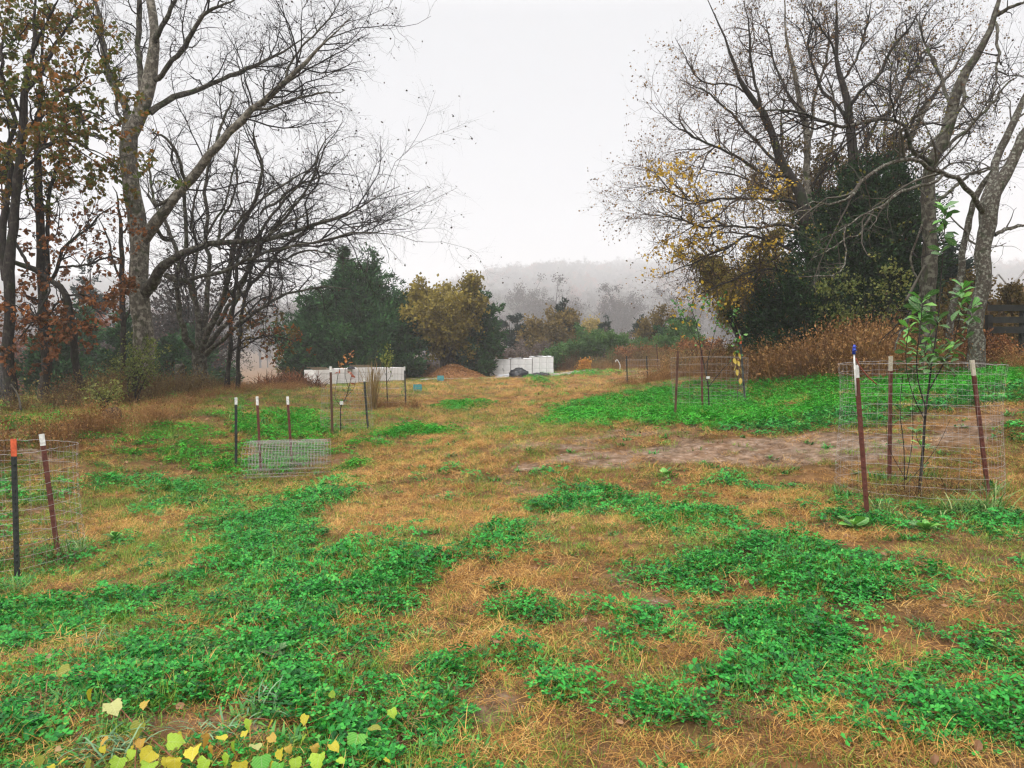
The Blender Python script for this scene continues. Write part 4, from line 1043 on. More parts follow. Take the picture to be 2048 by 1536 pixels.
# ---- far woods: instanced masses nobody could count
def wood_src(seed, H, sp, leafm, n, size, tw):
    rng = np.random.default_rng(seed)
    g, t, Pp = free_tree(rng, H, sp, nl=11, trunk_r=.17, lv=(7, 6, 4), fork=.2, up=.9, twr=.028)
    V, f = leafset(rng, Pp, n, size, 0, size)
    k = Geo(); 
    for q in (g, t):
        for v in q.V: pass
    Va = np.concatenate(g.V + t.V); Fq = []
    off = 0
    for q in (g, t):
        for fa in q.F: Fq.append(fa + off)
        off += sum(len(v) for v in q.V)
    me = mesh_np('wood', np.r_[Va, V], [np.concatenate(Fq), f + len(Va)], tw)
    me.materials.append(leafm)
    mi = np.zeros(len(me.polygons), np.int32); mi[sum(len(x) for x in Fq):] = 1
    me.polygons.foreach_set('material_index', mi)
    return me
mw = [leaf_mat('far_grey', [(.03,.024,.022),(.085,.068,.06)], .9, .1, .1), leaf_mat('far_rust', [(.12,.04,.025),(.26,.09,.05)], .9, .1, .1), leaf_mat('far_olive', [(.035,.04,.02),(.09,.085,.035)], .9, .1, .1)]
srcw = [wood_src(200 + k, 11 + k % 3, 4.2 + .4 * (k % 2), mw[[0, 0, 1, 2, 0][k]], 3600, .2, twig_m) for k in range(5)]
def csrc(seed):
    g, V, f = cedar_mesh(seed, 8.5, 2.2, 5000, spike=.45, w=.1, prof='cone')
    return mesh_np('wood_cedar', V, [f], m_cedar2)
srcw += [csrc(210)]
rng = np.random.default_rng(77)
def wood(name, label, x, y, idx, sc):
    P = np.c_[x, y, zground(x, y) - 1.2]
    s = sc * rng.uniform(.75, 1.2, len(x))
    scatter(name, label, 'woods', P, np.c_[rng.normal(0, .04, len(x)), rng.normal(0, .04, len(x)), rng.uniform(0, 6.28, len(x))], np.c_[s, s, s * rng.uniform(.9, 1.2, len(x))], idx, srcw)
n = 9000
x = rng.uniform(-900, 760, n); y = 230 + 1180 * rng.uniform(0, 1, n) ** .75
k = np.abs(x) < y * .8 + 20
x = x[k]; y = y[k]
wood('hillside_woods', 'misty grey and rust woods covering the far hillside', x, y, rng.choice([0, 1, 2, 3, 4, 5], len(x), p=[.27, .25, .16, .14, .14, .04]), 2.3)
n = 230
x = rng.uniform(-85, -12, n); y = rng.uniform(30, 100, n)
q = x / y * F + 1024
k = (q < 430 - (y < 45) * 60) & (q > -250) & ~((q > 540) & (y < 90)) & (y > 44)
x = x[k]; y = y[k]
wood('valley_woods', 'bare grey woods in the valley behind the left trees', x, y, rng.choice([0, 1, 2, 3, 4, 5], len(x), p=[.26, .22, .1, .14, .14, .14]), .82)
n = 330
x = rng.uniform(-20, 70, n); y = rng.uniform(75, 140, n)
wood('valley_thicket', 'bare misty thicket at the foot of the hill', x, y, rng.choice([0, 1, 2, 3, 4, 5], len(x), p=[.3, .24, .1, .16, .1, .10]), .5)
# ------------------------------------------------------------------ dead brush banks (stuff)
def brush_clump(rng, n=60, L=(.25, .7), leafn=150, rad=.22):
    V, q, t = blades(rng, n, rad, L, (.004, .009), (5, 60), .12, 4)
    # little dead leaves and seed heads
    c = np.c_[rng.normal(0, rad * 1.1, leafn), rng.normal(0, rad * 1.1, leafn), rng.uniform(.05, L[1] * .85, leafn)]
    d = norm(rng.normal(0, 1, (leafn, 3))); s = norm(np.cross(d, rng.normal(0, 1, (leafn, 3)))); l = rng.uniform(.010, .028, leafn)[:, None]
    Lv = np.stack([c, c + d * l + s * l * .6, c + d * l * 2, c + d * l - s * l * .6], 1).reshape(-1, 3)
    o = np.arange(leafn)[:, None] * 4 + len(V)
    return np.r_[V, Lv], q, np.r_[t, o + [[0, 1, 2]], o + [[0, 2, 3]]]
m_rustgrass = leaf_mat('rust_brush_stalk', [(.05,.022,.01),(.16,.075,.026),(.33,.165,.055),(.47,.29,.12)], .8, .15, .15, obr=.5)
src_brush = mk('brush', brush_clump, m_rustgrass, 5)
m_brushtan = leaf_mat('tan_brush_stalk', [(.05,.025,.012),(.16,.075,.028),(.30,.155,.055),(.44,.28,.12)], .8, .15, .15, obr=.5)
src_brush3 = mk('brush_tan', brush_clump, m_brushtan, 4) + src_brush[:2]
m_brushmix = leaf_mat('brush_mixed_stalk', [(.03,.02,.012),(.09,.05,.025),(.17,.11,.04),(.20,.19,.06)], .8, .15, .15, obr=.5)
src_brush2 = mk('brush_mixed', brush_clump, m_brushmix, 4)

def bank(name, label, pts, width, dens, hs, src, seed, wob=.4):
    """pts: (px,py,Y) along the bank's foot; clumps spread up to width metres away from the camera side"""
    rng = np.random.default_rng(seed)
    W_ = np.array([[(p[0] - 1024) / F * p[2], p[2]] for p in pts])
    seg = np.linalg.norm(np.diff(W_, axis=0), axis=1); s = np.r_[0, np.cumsum(seg)]
    n = int(s[-1] * width * dens); u = rng.uniform(0, s[-1], n)
    x = np.interp(u, s, W_[:, 0]); y = np.interp(u, s, W_[:, 1]) + rng.uniform(-wob, width, n); x += rng.normal(0, .3, n)
    h = np.interp(u, s, hs) * rng.uniform(.5, 1.35, n) * (.4 + 1.2 * fbm(x, y, 1.3, seed))
    P = np.c_[x, y, zground(x, y) - .03]
    w = rng.uniform(.8, 1.3, n) * np.clip(h, .6, 1.3)
    return scatter(name, label, 'brush', P, np.c_[rng.normal(0, .25, n), rng.normal(0, .25, n), rng.uniform(0, 6.28, n)], np.c_[w, w, h * 1.3], rng.integers(0, len(src), n), src)

bank('dead_brush', 'rusty dead weeds and vines banked along the left wood edge',
     [(-250,0,9.5),(0,0,11.5),(100,0,12.3),(220,0,13.3),(290,0,15),(330,0,18),(430,0,21),(520,0,24.5),(600,0,30)], 1.4, 13, [.85,.8,.7,.65,.32,.2,.2,.24,.45], src_brush3, 301)
bank('wood_edge_brush', 'mixed brown and green brush under the left trees',
     [(-250,0,12),(0,0,14),(150,0,16),(290,0,18.5),(400,0,22.5),(520,0,26)], 5, 3.5, [.8,.75,.9,.55,.22,.25], src_brush2, 302)
bank('rust_weed_bank', 'tall rusty weeds banked in front of the right thicket',
     [(1395,0,27),(1450,0,23.5),(1540,0,20.5),(1640,0,18.8),(1740,0,17.5),(1850,0,16.2),(1960,0,15.3),(2100,0,14.8)], 1.9, 52, [.5,.65,1.0,1.1,1.45,.9,.6,.35], src_brush + src_brush3[:2], 303)
bank('thicket_underbrush', 'brown and olive underbrush beneath the right thicket',
     [(1420,0,26),(1560,0,22),(1700,0,19.8),(1850,0,18),(2000,0,16.6),(2200,0,16)], 4, 9, [1.0,1.2,1.6,1.6,1.2,1.2], src_brush2, 304)
bank('far_edge_weeds', 'brown weeds along the far edge of the field',
     [(560,0,40),(640,0,43),(820,0,44),(960,0,47),(1120,0,49),(1250,0,45),(1330,0,38),(1400,0,31)], 4, 3.2, [.7,.8,1.0,1.0,.6,.6,.8,.9], src_brush, 305)
bank('far_edge_mixed_weeds', 'dull olive weeds along the far edge of the field',
     [(820,0,44),(960,0,48),(1120,0,50),(1250,0,46),(1330,0,39),(1400,0,32)], 5, 2.2, [1.0,1.3,1.3,1.4,1.4,1.2], src_brush2, 306)
# ------------------------------------------------------------------ steel fence posts
post_m = {
 'maroon': plain('maroon_painted_steel', (.10, .030, .020), .6, .35, .35, 14, bump=.15),
 'brown': plain('rusty_brown_steel', (.085, .04, .026), .75, .25, .4, 14, bump=.2),
 'black': plain('blackish_green_steel', (.022, .026, .024), .55, .35, .35, 14)}
tip_m = {'white': plain('chipped_white_paint', (.58, .57, .54), .7, .3, .3, 30), 'orange': plain('orange_paint', (.55, .10, .04), .6, .3, .25, 30),
         'old': plain('weathered_cream_paint', (.42, .38, .30), .8, .2, .3, 30)}
def lerp(a, b, t): return a + (b - a) * t
def fence_post(label, top, bot, Y, col, tip, tl=.13, face=0.3, group=None):
    tl = tl * .85
    A = at(*bot, Y); zb = zg(A[0], A[1])
    B = at(*top, Y)
    A = np.array([A[0], A[1], min(A[2], zb) ])
    d = B - A; L = np.linalg.norm(d); d /= L
    x = norm(np.cross(d, [math.sin(face), -math.cos(face), 0])); y = np.cross(d, x)
    O = A.copy()
    M = np.stack([x, y, d], 1)
    t = empty('fence_post', O, label, 'fence post', group)
    def sec(g, z0, z1, s=1.0):
        # T section: flange across, web behind
        w, h, k = .022 * s, .030 * s, .0035 * s
        for (cx, cy_, sx, sy) in ((0, 0, 2 * w, 2 * k), (0, h / 2 + k, 2 * k, h)):
            Vb = np.array([[cx + a * sx / 2, cy_ + b_ * sy / 2, z] for z in (z0, z1) for a, b_ in ((-1, -1), (1, -1), (1, 1), (-1, 1))])
            g.add(Vb @ M.T, np.array([[0, 1, 5, 4], [1, 2, 6, 5], [2, 3, 7, 6], [3, 0, 4, 7], [3, 2, 1, 0], [4, 5, 6, 7]]))
    g = Geo(); sec(g, -.35, L - tl if tip else L); obj('shaft', g.mesh('shaft', post_m[col]), t)
    if tip:
        g = Geo(); sec(g, L - tl, L, 1.03); obj('painted_tip', g.mesh('painted_tip', tip_m[tip]), t)
    g = Geo()
    for k in range(int((L - .1 - tl) / .054)):
        z = L - tl - .02 - k * .054
        Vb = np.array([[a * .005, -.004 - (0 if q else .007), z + c * .008] for q in (0, 1) for a, c in ((-1, -1), (1, -1), (1, 1), (-1, 1))])
        g.add(Vb @ M.T, np.array([[0, 1, 5, 4], [1, 2, 6, 5], [2, 3, 7, 6], [3, 0, 4, 7], [3, 2, 1, 0]]))
    o = obj('studs', g.mesh('studs', post_m[col]), t); o['kind'] = 'stuff'
    return t
fp = [
 ('black steel post with orange tip at the left edge', (27,878),(35,1172),6.2,'black','orange',.17),
 ('leaning maroon steel post with white tip beside the black and orange one', (83,868),(118,1115),7.0,'maroon','white',.13),
 ('dark steel post with white tip, left of the three by the fallen wire roll', (472,795),(472,935),12.5,'black','white',.14),
 ('rust red steel post with white tip, middle of the three by the fallen wire roll', (514,793),(522,950),12.2,'maroon','white',.17),
 ('rust red steel post with white tip, right of the three by the fallen wire roll', (575,793),(584,918),12.6,'maroon','white',.16),
 ('dark brown post with white tip left of the orange leaved sapling', (661,733),(665,868),14.5,'brown','white',.13),
 ('dark leaning post with white tip right of the orange leaved sapling', (728,757),(736,858),15.3,'black','white',.07),
 ('brown post without paint left of the pear sapling', (746,738),(740,815),21.5,'brown',None,0),
 ('dark post with white tip right of the pear sapling', (809,733),(812,815),22,'black','white',.14),
 ('thin dark post, leftmost of the three at the far middle cage', (1253,712),(1255,776),26,'black',None,0),
 ('thin dark post with pale tag, middle one at the far middle cage', (1293,712),(1296,771),27,'black',None,0),
 ('thin dark post farthest back at the far middle cage', (1313,688),(1318,744),29,'brown',None,0),
 ('bare brown post at the left side of the tall thin sapling', (1356,702),(1350,838),14,'brown',None,0),
 ('bare maroon post behind the tall thin sapling', (1403,700),(1405,806),15.9,'maroon',None,0),
 ('black post with faded orange tip beside the yellow leaved sapling', (1480,672),(1491,800),16.2,'black','orange',.2),
 ('maroon post with broad white tip at the front of the right wire cage', (1712,730),(1735,1040),6.9,'maroon','white',.14),
 ('maroon post with weathered cream tip inside the right wire cage', (1783,712),(1780,965),8.6,'maroon','old',.2),
 ('maroon post with weathered cream tip at the right side of the right wire cage', (1945,720),(1978,985),7.7,'maroon','old',.19)]
for k, q in enumerate(fp):
    fence_post(q[0], q[1], q[2], q[3], q[4], q[5], q[6], face=rg.uniform(-.5, .5), group='steel fence posts around the saplings')

# ------------------------------------------------------------------ wire cages
wire_m = plain('galvanised_wire', (.33, .30, .28), .55, .4, .25, 40, metal=.2)
roll_m = plain('pale_wire', (.30, .28, .26), .6, .3, .2, 40)
def wire_cage(label, px, Y, r, ztop, seed, dz=.1, dv=24, wr=.0013, gap=0.0, group='wire cages around saplings'):
    rng = np.random.default_rng(seed)
    X = (px - 1024) / F * Y; z0 = zg(X, Y)
    H = ztop - z0; g = Geo()
    n = 72; a = np.linspace(0, 2 * np.pi - gap, n)
    ph = rng.uniform(0, 6.28, 4)
    def rad(a, z): return r * (1 + .035 * np.sin(2 * a + ph[0] + z * 2) + .02 * np.sin(5 * a + ph[1]) + .02 * math.sin(z * 4 + ph[2]))
    lev = np.arange(H, 0.0, -dz)
    for k, z in enumerate(lev):
        rr = rad(a, z)
        zz = z + .012 * np.sin(a * 2 + ph[3]) + rng.normal(0, .003, n)
        P = np.c_[np.cos(a) * rr, np.sin(a) * rr, zz]
        V, q = tubes(P[None], np.full((1, n), wr * (1.5 if k == 0 else 1)), 4); g.add(V, q)
    g2 = Geo()
    zs = np.linspace(-.05, H, 12)
    Q = []
    for t_ in np.linspace(0, 2 * np.pi - gap, int(2 * np.pi * r / (.10)), endpoint=False):
        Q.append([[math.cos(t_) * rad(t_, z), math.sin(t_) * rad(t_, z), z + .012 * math.sin(t_ * 2 + ph[3])] for z in zs])
    Q = np.array(Q); V, q = tubes(Q, np.full(Q.shape[:2], wr * .6), 3); g2.add(V, q)
    t = empty('wire_cage', (X, Y, z0), label, 'wire cage', group)
    obj('hoops', g.mesh('hoops', wire_m), t); obj('upright_wires', g2.mesh('upright_wires', wire_m), t)
    return t
wire_cage('tall round wire cage around the large leaved green sapling on the right', 1838, 7.95, .80, 1.46, 401, .1, wr=.0014)
wire_cage('wire cage cut by the left edge of the picture around two leaning posts', 0, 6.9, .62, .70, 402, .1, wr=.0014)
wire_cage('faint wire cage around the orange leaved sapling', 692, 15.2, .50, 1.13, 403, .15, wr=.0016)
wire_cage('faint wire cage around the pear sapling', 776, 21.8, .52, .9, 404, .2, wr=.0016)
wire_cage('wire cage around the tall thin sapling with narrow leaves', 1418, 15.4, .74, 1.45, 405, .15, wr=.0014)
wire_cage('wire cage of the far middle posts, beyond the bright clover', 1285, 27, .6, 1.25, 406, .2, wr=.002)

# wire roll lying on its side
def wire_roll():
    rng = np.random.default_rng(5)
    A = G(497, 958); B = G(648, 945)
    r = .33
    ax = norm(np.array([B[0] - A[0], B[1] - A[1], 0])); L = 1.22
    t = empty('wire_roll', (A[0], A[1], A[2]), 'flattened roll of pale welded wire lying on the grass by the three posts', 'wire roll')
    up = np.array([0, 0, 1.]); sd = np.cross(up, ax)
    c0 = np.array([0, 0, .30])
    g = Geo(); n = 150; a = np.linspace(0, 2 * np.pi * 2.15, n)
    def pt(a, u): 
        rr = r * (1 + .04 * np.sin(a * .5) + .05 * (a / 13)) ; sq = 1.12
        return c0 + ax * (u * L) + sd * (np.cos(a) * rr * sq)[..., None] + up * (np.sin(a) * rr * .86)[..., None] + ax * (.06 * np.sin(a * .47))[..., None]
    for u in np.linspace(0, 1, 26):
        P = np.array([pt(np.array(q), u) for q in a]).reshape(n, 3) + rng.normal(0, .002, (n, 3))
        V, q = tubes(P[None], np.full((1, n), .0017), 3); g.add(V, q)
    g2 = Geo()
    us = np.linspace(0, 1, 8)
    Q = []
    for q in np.arange(0, a[-1], .105 / r):
        Q.append([pt(np.array(q), u).ravel() + rng.normal(0, .003, 3) for u in us])
    Q = np.array(Q); V, q = tubes(Q, np.full(Q.shape[:2], .0022), 3); g2.add(V, q)
    obj('hoops', g.mesh('hoops', roll_m), t); obj('long_wires', g2.mesh('long_wires', roll_m), t)
wire_roll()

# white rod with blue insulator and rusty hook on the right cage
P0 = at(1712, 792, 6.85); P1 = at(1708, 706, 6.85)
t = empty('fence_rod', P0, 'white plastic rod with a blue top standing behind the front right post', 'rod')
g = Geo(); g.tube([np.zeros(3), P1 - P0], [.008, .008], 8); obj('rod', g.mesh('rod', tip_m['white'], True), t)
g = Geo(); bl = plain('blue_plastic', (.02, .05, .38), .4, .5, .1)
top = P1 - P0
g.tube([top + [0, 0, -.012], top + [0, 0, .045], top + [.002, 0, .075]], [.017, .015, .009], 8)
g.tube([top + [-.018, -.01, .02], top + [.0, -.022, .03], top + [.018, -.01, .02]], [.007, .008, .007], 6)
g.tube([top + [-.016, -.01, .055], top + [.012, -.018, .06]], [.006, .006], 6)
obj('insulator', g.mesh('insulator', bl, True), t)
g = Geo(); q = [at(1712, 716, 6.8), at(1718, 731, 6.8), at(1735, 752, 6.8), at(1754, 769, 6.8)]
g.tube(smooth_path([p - q[0] for p in q], 10), .0055, 6)
o = obj('metal_hook', g.mesh('metal_hook', plain('red_rust', (.22, .05, .03), .8), True), loc=q[0]); tag(o, 'rusty red metal hook rod lying across the right cage rim', 'hook')

# ------------------------------------------------------------------ saplings
def leaf_shape(kind, L, fold=.22, curl=.25, seed=1):
    """leaf mesh from outline half-widths along the midrib"""
    if kind == 'obovate': w = [(0, .02), (.2, .11), (.45, .20), (.7, .25), (.88, .17), (1, 0)]
    elif kind == 'heart': w = [(-.06, .20), (-.07, .38), (.08, .52), (.22, .47), (.36, .53), (.52, .40), (.64, .41), (.80, .20), (1, 0)]
    elif kind == 'lance': w = [(0, .02), (.25, .13), (.5, .16), (.78, .10), (1, 0)]
    else: w = [(0, .05), (.25, .24), (.55, .27), (.82, .15), (1, 0)]
    V = []; rj = np.random.default_rng(seed)
    for u, h in w:
        z = -curl * u * u; j = rj.normal(0, .035 if kind == 'heart' else .012, 4) * (h > .05); zz = rj.normal(0, .03, 2) * (h > .05)
        V += [[u + j[0], h + j[1], z + fold * h + zz[0]], [max(u, 0) if kind == 'heart' and u < 0 else u, 0, -curl * max(u, 0) ** 2], [u + j[2], -h + j[3], z + fold * h + zz[1]]]
    V = np.array(V) * L
    F4 = []
    for k in range(len(w) - 1):
        a = 3 * k; F4 += [[a, a + 1, a + 4, a + 3], [a + 1, a + 2, a + 5, a + 4]]
    return mesh_np('leaf', V, [np.array(F4)], None, True)

def set_dir(o, pos, d, roll=0.0, parent=None):
    d = norm(np.asarray(d, float)); up = np.array([0, 0, 1.])
    y = norm(np.cross(up, d) + 1e-6); z = np.cross(d, y)
    c, s = math.cos(roll), math.sin(roll)
    y2 = y * c + z * s; z2 = -y * s + z * c
    o.matrix_basis = Matrix([[d[0], y2[0], z2[0], pos[0]], [d[1], y2[1], z2[1], pos[1]], [d[2], y2[2], z2[2], pos[2]], [0, 0, 0, 1]])

def veined(name, cols, rough=.4, spec=.45, trans=.3):
    m = leaf_mat(name, cols, rough, spec, trans, obr=.9); n = m.node_tree; b = n.nodes['Principled BSDF']
    t = n.nodes.new('ShaderNodeTexCoord'); sp = n.nodes.new('ShaderNodeSeparateXYZ'); n.links.new(t.outputs['Object'], sp.inputs[0])
    def M(op, a, b_=None):
        q = n.nodes.new('ShaderNodeMath'); q.operation = op
        for v, i in ((a, 0), (b_, 1)):
            if v is None: continue
            if isinstance(v, (int, float)): q.inputs[i].default_value = v
            else: n.links.new(v, q.inputs[i])
        return q.outputs[0]
    ay = M('ABSOLUTE', sp.outputs['Y']); w = M('SINE', M('MULTIPLY', M('SUBTRACT', sp.outputs['X'], M('MULTIPLY', ay, .9)), 38.0))
    vein = M('MAXIMUM', M('GREATER_THAN', w, .9), M('LESS_THAN', ay, .018))
    base = b.inputs['Base Color'].links[0].from_socket
    sp2 = noise(n, 7, 4, rough=.7); rr = ramp(n, [(.56, 0, 0, 0), (.68, .75, .75, .75)]); n.links.new(sp2.outputs[0], rr.inputs[0])
    dull = mix(n, 1.0, base, (.45, .36, .30), 'MULTIPLY')
    c_ = mix(n, rr.outputs[0], base, dull)
    lite = mix(n, .35, c_, (.75, .75, .45))
    c_ = mix(n, M('MULTIPLY', vein, .7), c_, lite)
    n.links.new(c_, b.inputs['Base Color'])
    z = noise(n, 60, 3); bp = n.nodes.new('ShaderNodeBump'); bp.inputs['Strength'].default_value = .35; bp.inputs['Distance'].default_value = .004
    n.links.new(z.outputs[0], bp.inputs['Height']); n.links.new(bp.outputs[0], b.inputs['Normal'])
    return m
m_mag = veined('large_green_leaf', [(.03,.14,.02),(.07,.27,.03),(.13,.40,.05),(.22,.50,.08)])
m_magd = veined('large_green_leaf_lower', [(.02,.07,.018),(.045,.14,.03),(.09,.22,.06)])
m_yl = veined('yellow_leaf', [(.55,.36,.02),(.75,.52,.06)])

def sapling(label, px, Y, stems, rb=.012, bark=bark_dark, name='sapling', cat='sapling', group=None):
    X = (px - 1024) / F * Y; O = np.array([X, Y, zg(X, Y)])
    t = empty(name, O, label, cat, group); paths = []
    for k, s in enumerate(stems):
        pts = [(*at(a, b_, Y + dy), w) for a, b_, w, dy in s]
        if k == 0: pts[0] = (X, Y, O[2] - .1, pts[0][3])
        s_ = smooth_path(pts, 16); V, q = tubes(s_[None, :, :3] - O, s_[None, :, 3], 6)
        obj('stem' if k == 0 else 'branch', mesh_np('stem', V, [q], bark, True), t); paths.append(s_)
    return t, O, paths

# big leaved sapling in the right cage
Ym = 7.95
t, O, pth = sapling('young tree with big glossy green leaves in the right wire cage', 1843, Ym, [
  [(1843,985,.016,0),(1846,900,.014,0),(1850,835,.012,0),(1857,780,.010,0),(1862,735,.009,0),(1868,700,.008,0),(1876,640,.007,0),(1882,560,.006,0),(1888,480,.005,0),(1890,420,.004,0)],
  [(1853,820,.009,0),(1838,770,.007,-.05),(1833,720,.006,-.08),(1840,660,.005,-.1),(1845,612,.004,-.1)],
  [(1858,780,.008,0),(1880,740,.006,.05),(1905,690,.005,.1),(1918,640,.004,.12),(1925,590,.004,.12)],
  [(1850,840,.006,0),(1830,800,.005,-.1),(1815,750,.004,-.15),(1812,700,.004,-.18),(1818,655,.003,-.2)],
  [(1866,710,.005,0),(1900,680,.004,.2),(1935,650,.003,.3),(1945,610,.003,.3)],
  [(1849,900,.005,0),(1835,880,.004,-.1),(1832,860,.003,-.1)],
  [(1862,735,.005,0),(1850,700,.004,.1),(1862,660,.003,.15)]])
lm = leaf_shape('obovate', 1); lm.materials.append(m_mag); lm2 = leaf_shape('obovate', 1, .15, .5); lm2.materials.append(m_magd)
rng = np.random.default_rng(9)
def rosette(px, py, Y, n, size, t, O, m=None, spread=1.0, upb=.45):
    c = at(px, py, Y) - O; n = int(n * 1.6) + 1; size *= .8
    for k in range(n):
        a = k * 2.4 + rng.uniform(-.3, .3); e = rng.uniform(-.55, 1.3) if k > 3 else rng.uniform(.5, 1.6)
        d = np.array([math.cos(a), math.sin(a), e])
        o = obj('leaf', m or (lm if rng.uniform() < .75 else lm2), t)
        set_dir(o, c + np.array([0, 0, -.012 * k]) * spread + norm(d) * .01, d, rng.normal(0, .6))
        s = size * rng.uniform(.65, 1.15); o.scale = (s, s, s)
for px, py, n, s, m_ in [(1890,418,7,.18,None),(1888,455,5,.17,lm2),(1884,500,3,.17,lm2),(1845,600,11,.20,None),(1840,635,7,.17,None),(1925,572,8,.17,None),(1922,610,5,.16,None),
        (1818,655,5,.15,None),(1814,690,5,.15,None),(1812,725,5,.14,lm2),(1945,612,6,.16,None),(1938,645,4,.15,lm2),(1876,640,4,.16,lm2),(1862,665,6,.15,None),
        (1850,700,6,.14,None),(1875,700,5,.14,lm2),(1905,690,5,.15,None),(1838,705,5,.14,lm2),(1890,720,4,.14,lm2),(1832,860,4,.10,None),(1838,885,4,.10,None),(1850,930,2,.08,lm2),(1836,760,3,.11,lm2),(1930,675,3,.13,lm2),(1860,725,6,.14,lm2),(1885,700,6,.15,None),(1900,725,5,.13,lm2),(1825,740,5,.13,lm2),(1865,690,5,.15,None),(1840,725,5,.13,None)]:
    rosette(px, py, Ym + rng.uniform(-.1, .15), n, s, t, O, m_)
# thin secondary suckers inside the cage
t, O, pth = sapling('bare thin dark shoots beside the big leaved young tree', 1815, 8.1, [
  [(1812,985,.006,0),(1808,900,.005,0),(1800,820,.004,0),(1806,750,.003,0)],
  [(1812,960,.005,0),(1825,880,.004,.1),(1826,800,.003,.1),(1834,730,.002,.1)],
  [(1812,960,.004,0),(1780,900,.003,-.1),(1772,850,.002,-.1)],
  [(1812,970,.004,0),(1870,900,.003,.1),(1900,840,.002,.2)]])

# tall thin sapling, narrow leaves
def small_leaves(t, O, c, r, n, size, mat, rng, kind='oval', down=.2):
    """n small leaves joined (too small to pick apart)"""
    c = np.asarray(c); P = c + rng.normal(0, 1, (n, 3)) * r
    V, f = leafset(rng, np.stack([P, P + .001], 1), n, size, down, .0)
    o = obj('leaves', mesh_np('leaves', V - O, [f], mat), t); o['kind'] = 'stuff'
m_lance = leaf_mat('narrow_green_leaf', [(.03,.10,.02),(.07,.20,.035),(.16,.33,.07)], .45, .4, .3, obr=0)
t, O, pth = sapling('tall thin sapling with narrow leaves beside the bare brown post', 1420, 15.5, [
  [(1420,810,.016,0),(1416,770,.014,0),(1408,730,.011,0),(1400,690,.009,0),(1392,645,.007,0),(1378,605,.005,0),(1370,585,.003,0)],
  [(1412,760,.010,0),(1416,720,.008,.1),(1428,670,.006,.2),(1440,620,.005,.2),(1445,590,.003,.2)],
  [(1416,775,.009,0),(1440,745,.007,-.1),(1462,720,.005,-.2),(1478,690,.004,-.2),(1484,660,.003,-.2)],
  [(1398,690,.006,0),(1380,660,.005,-.1),(1365,630,.003,-.1),(1352,600,.002,-.1)],
  [(1408,730,.006,0),(1440,690,.005,.2),(1465,640,.004,.3),(1470,610,.002,.3)],
  [(1392,650,.004,0),(1405,620,.003,0),(1415,590,.002,0)]])
rng = np.random.default_rng(19)
for s_ in pth[0:6]:
    V, f = leafset(rng, s_[None, 7:, :3], 22, .085, .2, .05)
    o = obj('leaves', mesh_np('leaves', V - O, [f], m_lance), t); o['kind'] = 'stuff'
g = Geo(); g.box([0, 0, 0], [.07, .01, .05]); o = obj('tag', g.mesh('tag', tip_m['white']), t); o.location = at(1416, 755, 15.4) - O

# yellow leaved one
t, O, pth = sapling('little sapling with a few yellow leaves beside the orange tipped post', 1476, 16.1, [
  [(1478,800,.008,0),(1476,760,.007,0),(1474,720,.006,0),(1473,700,.004,0)], [(1476,745,.004,0),(1484,755,.003,0),(1480,765,.003,0)]])
ly = leaf_shape('oval', 1); ly.materials.append(m_yl)
for px, py in [(1471,708),(1477,713),(1468,722),(1474,727),(1479,742),(1473,745),(1481,762),(1470,735)]:
    o = obj('leaf', ly, t); set_dir(o, at(px, py - 6, 16.1) - O, [rng.normal(0, .35), rng.normal(0, .3), -1], rng.uniform(-1.5, 1.5)); o.scale = (.14,) * 3

# orange leaved sapling
t, O, pth = sapling('forked sapling with orange leaves and a white tag, behind the fallen wire roll', 681, 14.9, [
  [(682,862,.013,0),(681,835,.011,0),(682,812,.010,0),(692,795,.008,0),(699,770,.006,0),(704,740,.005,0),(703,710,.003,0)],
  [(682,812,.007,0),(670,795,.005,0),(673,765,.004,0),(680,735,.003,0),(683,715,.002,0)],
  [(692,795,.005,0),(706,778,.003,.1),(712,760,.002,.1)],
  [(697,775,.005,0),(690,745,.004,-.1),(698,712,.003,-.1)]], rb=.01)
m_or = veined('orange_leaf', [(.35,.10,.02),(.55,.20,.03),(.60,.30,.10)]); lo = leaf_shape('oval', 1); lo.materials.append(m_or)
m_rd = veined('red_leaf', [(.35,.05,.03),(.5,.12,.05)]); lr = leaf_shape('oval', 1); lr.materials.append(m_rd)
for px, py, m_ in [(688,712,0),(693,708,0),(697,707,0),(703,706,0),(708,702,0),(709,708,0),(705,713,0),(692,718,0),(686,715,0),(680,727,0),(683,731,0),(679,734,0),(676,722,0),(700,716,0),(695,722,0),(706,725,0),
                   (677,745,1),(700,747,1),(704,745,1),(698,743,1),(703,752,1),(699,764,1),(703,768,1),(679,741,1),(708,757,1)]:
    o = obj('leaf', lr if m_ else lo, t); set_dir(o, at(px, py, 14.9 + rng.normal(0, .08)) - O, [rng.normal(0, 1), rng.normal(0, 1), rng.normal(-.3, .4)], rng.uniform(-1, 1)); s = rng.uniform(.07, .11); o.scale = (s, s, s)
g = Geo(); g.box([0, 0, 0], [.07, .01, .07]); o = obj('tag', g.mesh('tag', tip_m['white']), t); o.location = at(683, 806, 14.8) - O

# pear sapling
t, O, pth = sapling('slim pear sapling with small yellow green leaves before the left white wall', 775, 21.9, [
  [(775,814,.018,0),(774,780,.016,0),(773,750,.013,0),(774,720,.009,0),(777,690,.005,0)],
  [(774,765,.008,0),(782,750,.006,0),(785,730,.004,0)], [(774,755,.008,0),(768,740,.006,0),(767,720,.004,0)]])
small_leaves(t, O, at(774, 718, 21.9), np.array([.10, .10, .16]), 230, .06, leaf_mat('pear_leaf', [(.06,.10,.015),(.16,.20,.03),(.34,.36,.07)], .5, .4, .3, obr=0), rng)
small_leaves(t, O, at(776, 692, 21.9), np.array([.04, .04, .05]), 20, .06, m_vineg, rng)
